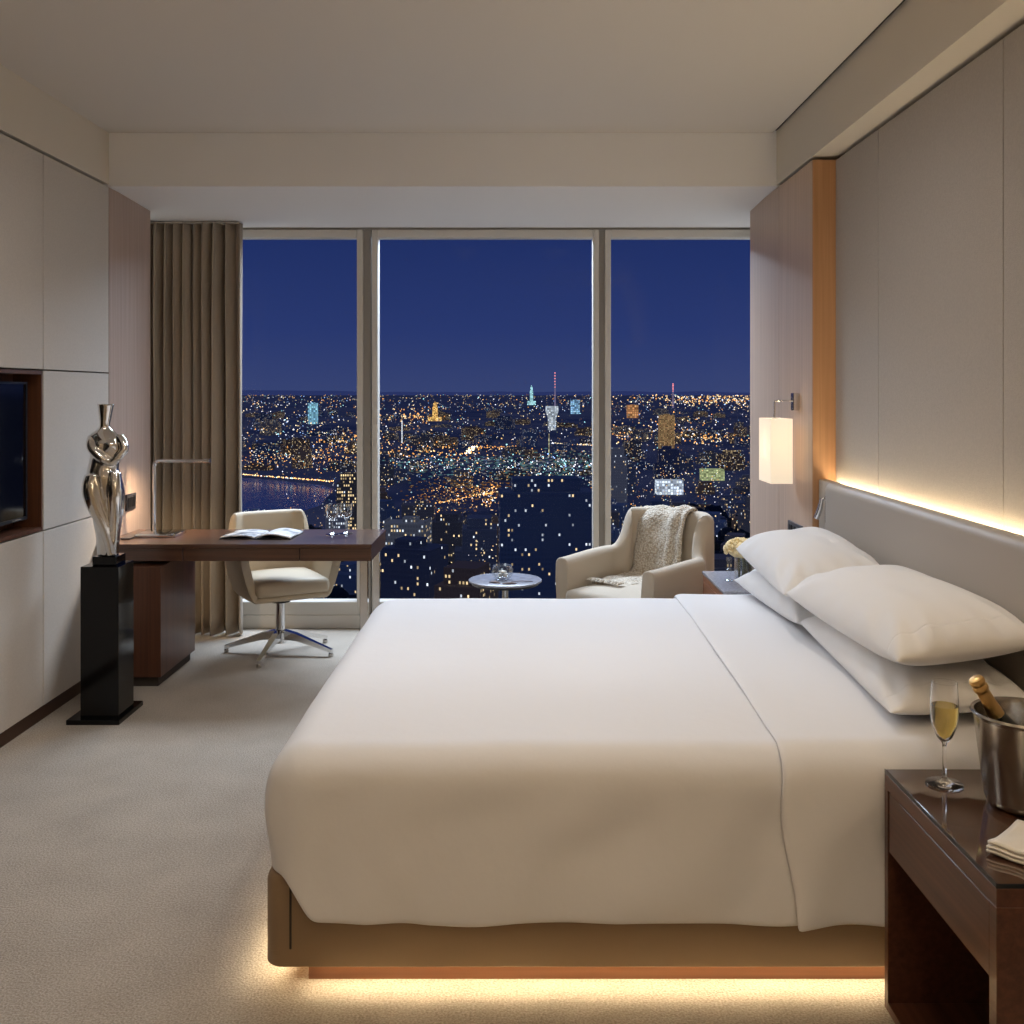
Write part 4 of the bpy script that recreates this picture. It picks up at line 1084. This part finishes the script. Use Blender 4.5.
# recognisable ones first
place(*gp(545, 615), 50, 26, 68, F_dark[2], 'broad dark glass office slab with scattered lit windows, below window centre', rz=.05, style=1)
place(*gp(415, 640), 26, 22, 46, F_dark[0], 'flat roofed dark block under the desk end by the window', rz=-.35, style=0)
place(*gp(408, 590), 26, 20, 42, facade('pale_lit_facade', rgb(96, 100, 110), None, .3, 1.2), 'pale faced block with lit ground floors right of the desk', rz=-.1, style=2)
place(*gp(467, 655), 22, 26, 34, F_dark[3], 'low dark block below the amber boulevard', rz=-.3, style=1)
place(*gp(350, 545), 20, 18, 50, facade('yellow_tower_windows', rgb(60, 60, 66), None, .55, 1.3, coolfrac=.05, fill=.55), 'tower with yellow lit window columns beside the river', rz=.1, style=1)
place(*gp(337, 560), 14, 14, 34, facade('white_tower_windows', rgb(96, 100, 116), None, .6, 1.2, coolfrac=.9), 'pale tower with white lit windows at the river mouth', style=0)
place(*gp(254, 545), 14, 14, 26, facade('blue_tower_windows', rgb(70, 84, 120), None, .5, 1.0, coolfrac=.9), 'bluish block beside the curtain at the river', style=2)
place(*gp(640, 600), 40, 20, 30, F_dark[1], 'dark block with sparse yellow windows behind the armchair', rz=.2, style=0)
place(*gp(617, 520), 18, 16, 60, facade('grey_tower_windows', rgb(80, 84, 100), None, .1, 1.0), 'slim grey tower right of the right mullion', style=1)
place(*gp(668, 479), 28, 20, 42, facade('dark_tower_windows', rgb(40, 48, 78), None, .08, 1.0), 'slim dark tower below the golden block', style=0)
# lit landmarks
def flood(name, c, s, dens=.5, ux=5, uz=5): return facade(name, (c[0] * .16 * s, c[1] * .16 * s, c[2] * .16 * s, 1), None, .8, s, warm=c, cool=tuple(min(1, v * 1.2) for v in c), ux=ux * .42, uz=uz * .42, fill=.72, ambient=2.2)
def landmark(px, py, top, wpx, m, label, shape='slab', name='lit_tower'):
    x, D = gp(px, py); w = wpx / 1000 * D; h = (392 - top) / 1000 * D + HC
    bm = bmesh.new(); keep.append((px - wpx, px + wpx, py))
    if shape == 'slab': box(bm, (-w / 2, -w / 3, 0), (w / 2, w / 3, h)); box(bm, (-w * .2, -w * .2, h), (w * .2, w * .2, h * 1.03))
    elif shape == 'spire':
        box(bm, (-w / 2, -w / 2, 0), (w / 2, w / 2, h * .7)); box(bm, (-w * .36, -w * .36, h * .7), (w * .36, w * .36, h * .88)); lathe(bm, [(w * .3, h * .88), (0, h)], (0, 0, 0), 8)
        box(bm, (-w * 1.3, -w, 0), (w * 1.3, w, h * .2))
    elif shape == 'taper':
        gridmesh(bm, [[(sx * w / 2 * k, sy * w / 3 * k, h * t) for sx, sy in ((-1, -1), (1, -1), (1, 1), (-1, 1))] for t, k in ((0, .6), (.5, .62), (.8, 1), (1, .95))], closed=True)
    o = obj(name, bm, m, smooth=False); o.location = (x, D, G); placed.append((x, D, w)); tag(o, label, 'building'); return o
landmark(313, 424, 403, 9, flood('cyan_tower_light', (.35, .75, 1), .9, ux=18, uz=18), 'pale blue lit tower on the skyline in the left pane')
landmark(435, 421, 401, 5, flood('amber_tower_light', (1, .55, .16), 1.6, ux=12, uz=12), 'amber lit stepped tower on the skyline in the middle pane', 'spire')
landmark(531.5, 405, 385, 3.2, flood('teal_tower_light', (.5, .95, 1), 1.3, ux=30, uz=30), 'slim teal lit spire at the top of the skyline', 'spire')
landmark(552, 430, 406, 13, flood('white_tower_light', (.8, .9, 1), .8, ux=14, uz=14), 'flared white lit tower beneath the red mast', 'taper')
landmark(575, 414, 400, 9, flood('blue_cube_light', (.35, .65, 1), 1.0, ux=24, uz=24), 'bright blue lit block right of the white tower')
landmark(632.5, 418, 405, 11, flood('orange_block_light', (1, .45, .18), .8, ux=24, uz=24), 'orange lit block on the skyline in the right pane')
landmark(666.5, 449, 415, 15, flood('gold_block_light', (1, .58, .26), .42, ux=7, uz=7), 'tall golden lit block in the right pane')
landmark(669, 494, 480, 26, flood('white_box_light', (.75, .85, 1), 1.4, ux=8, uz=8), 'low white lit hall above the armchair', name='lit_hall')
landmark(712, 480, 469, 22, flood('lime_box_light', (.75, .85, .4), .7, ux=8, uz=6), 'low yellowish green lit hall in the right pane', name='lit_hall')
landmark(402, 443, 421, 1.1, flood('pole_light', (.9, .95, 1), 1.4, ux=5, uz=5), 'slim white lit mast in the middle pane', name='lit_mast')
landmark(549, 457, 434, 1.2, flood('pole_light_warm', (1, .85, .5), .9, ux=5, uz=5), 'slim pale lit mast under the white tower', name='lit_mast')
# red and white lattice masts
def mast(px, py, top, label):
    x, D = gp(px, py); h = (392 - top) / 1000 * D + HC; r = .0007 * D
    o = thing('broadcast_mast', label, 'mast', (x, D, G))
    bm = lathe(bmesh.new(), [(r * 1.6, 0), (r, h * .6), (r * .5, h)], (0, 0, 0), 6)
    obj('lattice_shaft', bm, emis('mast_glow', rgb(120, 110, 140), .8, False), o, world=False, smooth=False)  # shaft shines by itself although only the beacons are lamps
    ms = emis('mast_beacon', (1, .25, .25, 1), 2.2, False)
    for k in range(6):
        z = h * (.70 + .06 * k)
        obj('beacon', lathe(bmesh.new(), [(0, z - r), (r * 1.1, z), (0, z + r)], (0, 0, 0), 8), ms, o, world=False, smooth=False)
mast(555, 420, 373, 'tall red lit broadcast mast rising above the horizon in the middle pane')
mast(673, 408, 384, 'small red lit mast on the horizon in the right pane')
# ordinary blocks, each its own building
count = 0; tries = 0
while count < 190 and tries < 6000:
    tries += 1
    py = 412 + 210 * Rb.random() ** 1.15; px = Rb.uniform(200, 780)
    x, y = gp(px, py)
    if in_river(x, y) or in_river(x + 20, y - 60) : continue
    if px < 345 and py > 470 and py < 560: continue
    if 425 < px < 505 and 494 < py < 530: continue
    sc_ = 1 + max(0, (y - 1000) / 2600)
    w = Rb.uniform(16, 38) * min(sc_, 2); d = Rb.uniform(14, 30) * min(sc_, 2)
    if any((x - a) ** 2 + (y - b_) ** 2 < ((w + c_) * .62) ** 2 for a, b_, c_ in placed): continue
    h = Rb.choice((9, 12, 16, 20, 26, 34)) * Rb.uniform(.8, 1.2)
    if 455 < py < 500 and 380 < px < 600: h = min(h, 12)
    if y < 560: h = min(h, 26)
    tp = 392 + (HC - h - 8) * 1000 / y; wp = w * 600 / y
    if any(px + wp > k0 and px - wp < k1 and py > kb and tp < kb for k0, k1, kb in keep): continue
    count += 1
    place(x, y, w, d, h, Rb.choice(F_dark), 'ordinary dark city block with a few lit windows, one of many alike', 'ordinary city blocks below the window', Rb.uniform(-.5, .5), count)
# dark tree canopy between the blocks
tm = bmesh.new()
for k in range(420):
    px, py = Rb.uniform(600, 790), Rb.uniform(515, 640)
    if k % 4 == 0: px, py = Rb.uniform(280, 480), Rb.uniform(535, 640)
    x, y = gp(px, py); s = Rb.uniform(5, 10)
    bmesh.ops.create_icosphere(tm, subdivisions=2, radius=s, matrix=Matrix.Translation((x, y, G + s * .7)))
for v in tm.verts: v.co += Vector((noise.noise(v.co * .35), noise.noise(v.co * .35 + Vector((9, 0, 0))), noise.noise(v.co * .35 + Vector((0, 9, 0))))) * 2.4
tag(obj('tree_canopy', tm, mat('night_foliage', rgb(50, 62, 58), 1.0), sharp=180), 'dark tree canopy between the city blocks below', 'trees', kind='stuff')

# ------------------------------------------------------------------ world: night sky
W = bpy.data.worlds.new('night_sky'); bpy.context.scene.world = W; W.use_nodes = True
nt = W.node_tree; bg = nt.nodes['Background']
tc = nt.nodes.new('ShaderNodeTexCoord'); sx = nt.nodes.new('ShaderNodeSeparateXYZ'); cr = nt.nodes.new('ShaderNodeValToRGB')
nt.links.new(tc.outputs['Generated'], sx.inputs[0]); nt.links.new(sx.outputs[2], cr.inputs[0]); nt.links.new(cr.outputs[0], bg.inputs[0])
cr.color_ramp.elements[0].position = 0.0; cr.color_ramp.elements[0].color = rgb(56, 68, 114)
cr.color_ramp.elements[1].position = .17; cr.color_ramp.elements[1].color = rgb(30, 46, 98)
e2 = cr.color_ramp.elements.new(.06); e2.color = rgb(42, 57, 110)
bg.inputs[1].default_value = 1.0

# ------------------------------------------------------------------ lamps
def area(name, loc, rot, sx, sy, power, col, spread=180):
    l = bpy.data.lights.new(name, 'AREA'); l.shape = 'RECTANGLE'; l.size = sx; l.size_y = sy; l.energy = power; l.color = col; l.spread = math.radians(spread)
    o = bpy.data.objects.new(name, l); C.objects.link(o); o.location = loc; o.rotation_euler = rot; return o
def spot(name, loc, target, power, col, ang, blend=.8, r=.06):
    l = bpy.data.lights.new(name, 'SPOT'); l.energy = power; l.color = col; l.spot_size = math.radians(ang); l.spot_blend = blend; l.shadow_soft_size = r
    o = bpy.data.objects.new(name, l); C.objects.link(o); o.location = loc
    o.rotation_euler = (Vector(target) - Vector(loc)).to_track_quat('-Z', 'Y').to_euler(); return o
WARMW = (1.0, .80, .58); NEUT = (1.0, .97, .95); COOL = (.72, .84, 1.0)
# unseen ceiling downlights above the view, then added fill spots toward the viewer
for x, pw in ((-1.4, 30), (-.5, 46), (.35, 48)):
    spot('unseen_ceiling_spot', (x, 3.36, ZC - .01), (x, 3.5, 0), pw, NEUT, 165, 1.0, .10)
for x in (-1.3, .3):
    for y in (-.4, 1.3):
        spot('unseen_ceiling_spot', (x, y, ZC - .01), (x, y + .2, 0), 15 if x < 0 else 26, WARMW, 160, 1.0, .09)  # added warm fill for surfaces that face the viewer
# added floating area light, out of view, throwing warm light up at the ceiling
area('uplight', (1.05, .5, 2.05), (math.radians(180), 0, 0), .4, .4, 36, (1.0, .85, .64))
# added cool fill light, unseen above the window, aimed into the room
area('window_fill', (-.2, 7.4, 3.5), (math.radians(-60), 0, 0), 4.5, 1.6, 540, COOL)
# desk lamp light and bedside bulb
spot('desk_lamp_light', (-1.88, 5.49, 1.10), (-2.02, 5.49, .72), 22, (1, .74, .46), 150, 1.0, .02)

# ------------------------------------------------------------------ camera
cam = bpy.data.cameras.new('camera'); co = bpy.data.objects.new('camera', cam); C.objects.link(co)
co.location = (0, 0, 1.5); co.rotation_euler = (PI / 2, 0, 0)
cam.sensor_width = 36; cam.lens = 36 * 1000 / 1024; cam.shift_x = -6 / 1024; cam.shift_y = -120 / 1024
cam.clip_start = .05; cam.clip_end = 100000
S = bpy.context.scene; S.camera = co
S.view_settings.view_transform = 'Standard'; S.view_settings.look = 'None'; S.view_settings.exposure = 0.0
S.cycles.use_denoising = True
S.cycles.max_bounces = 10; S.cycles.transparent_max_bounces = 16; S.cycles.sample_clamp_indirect = 6
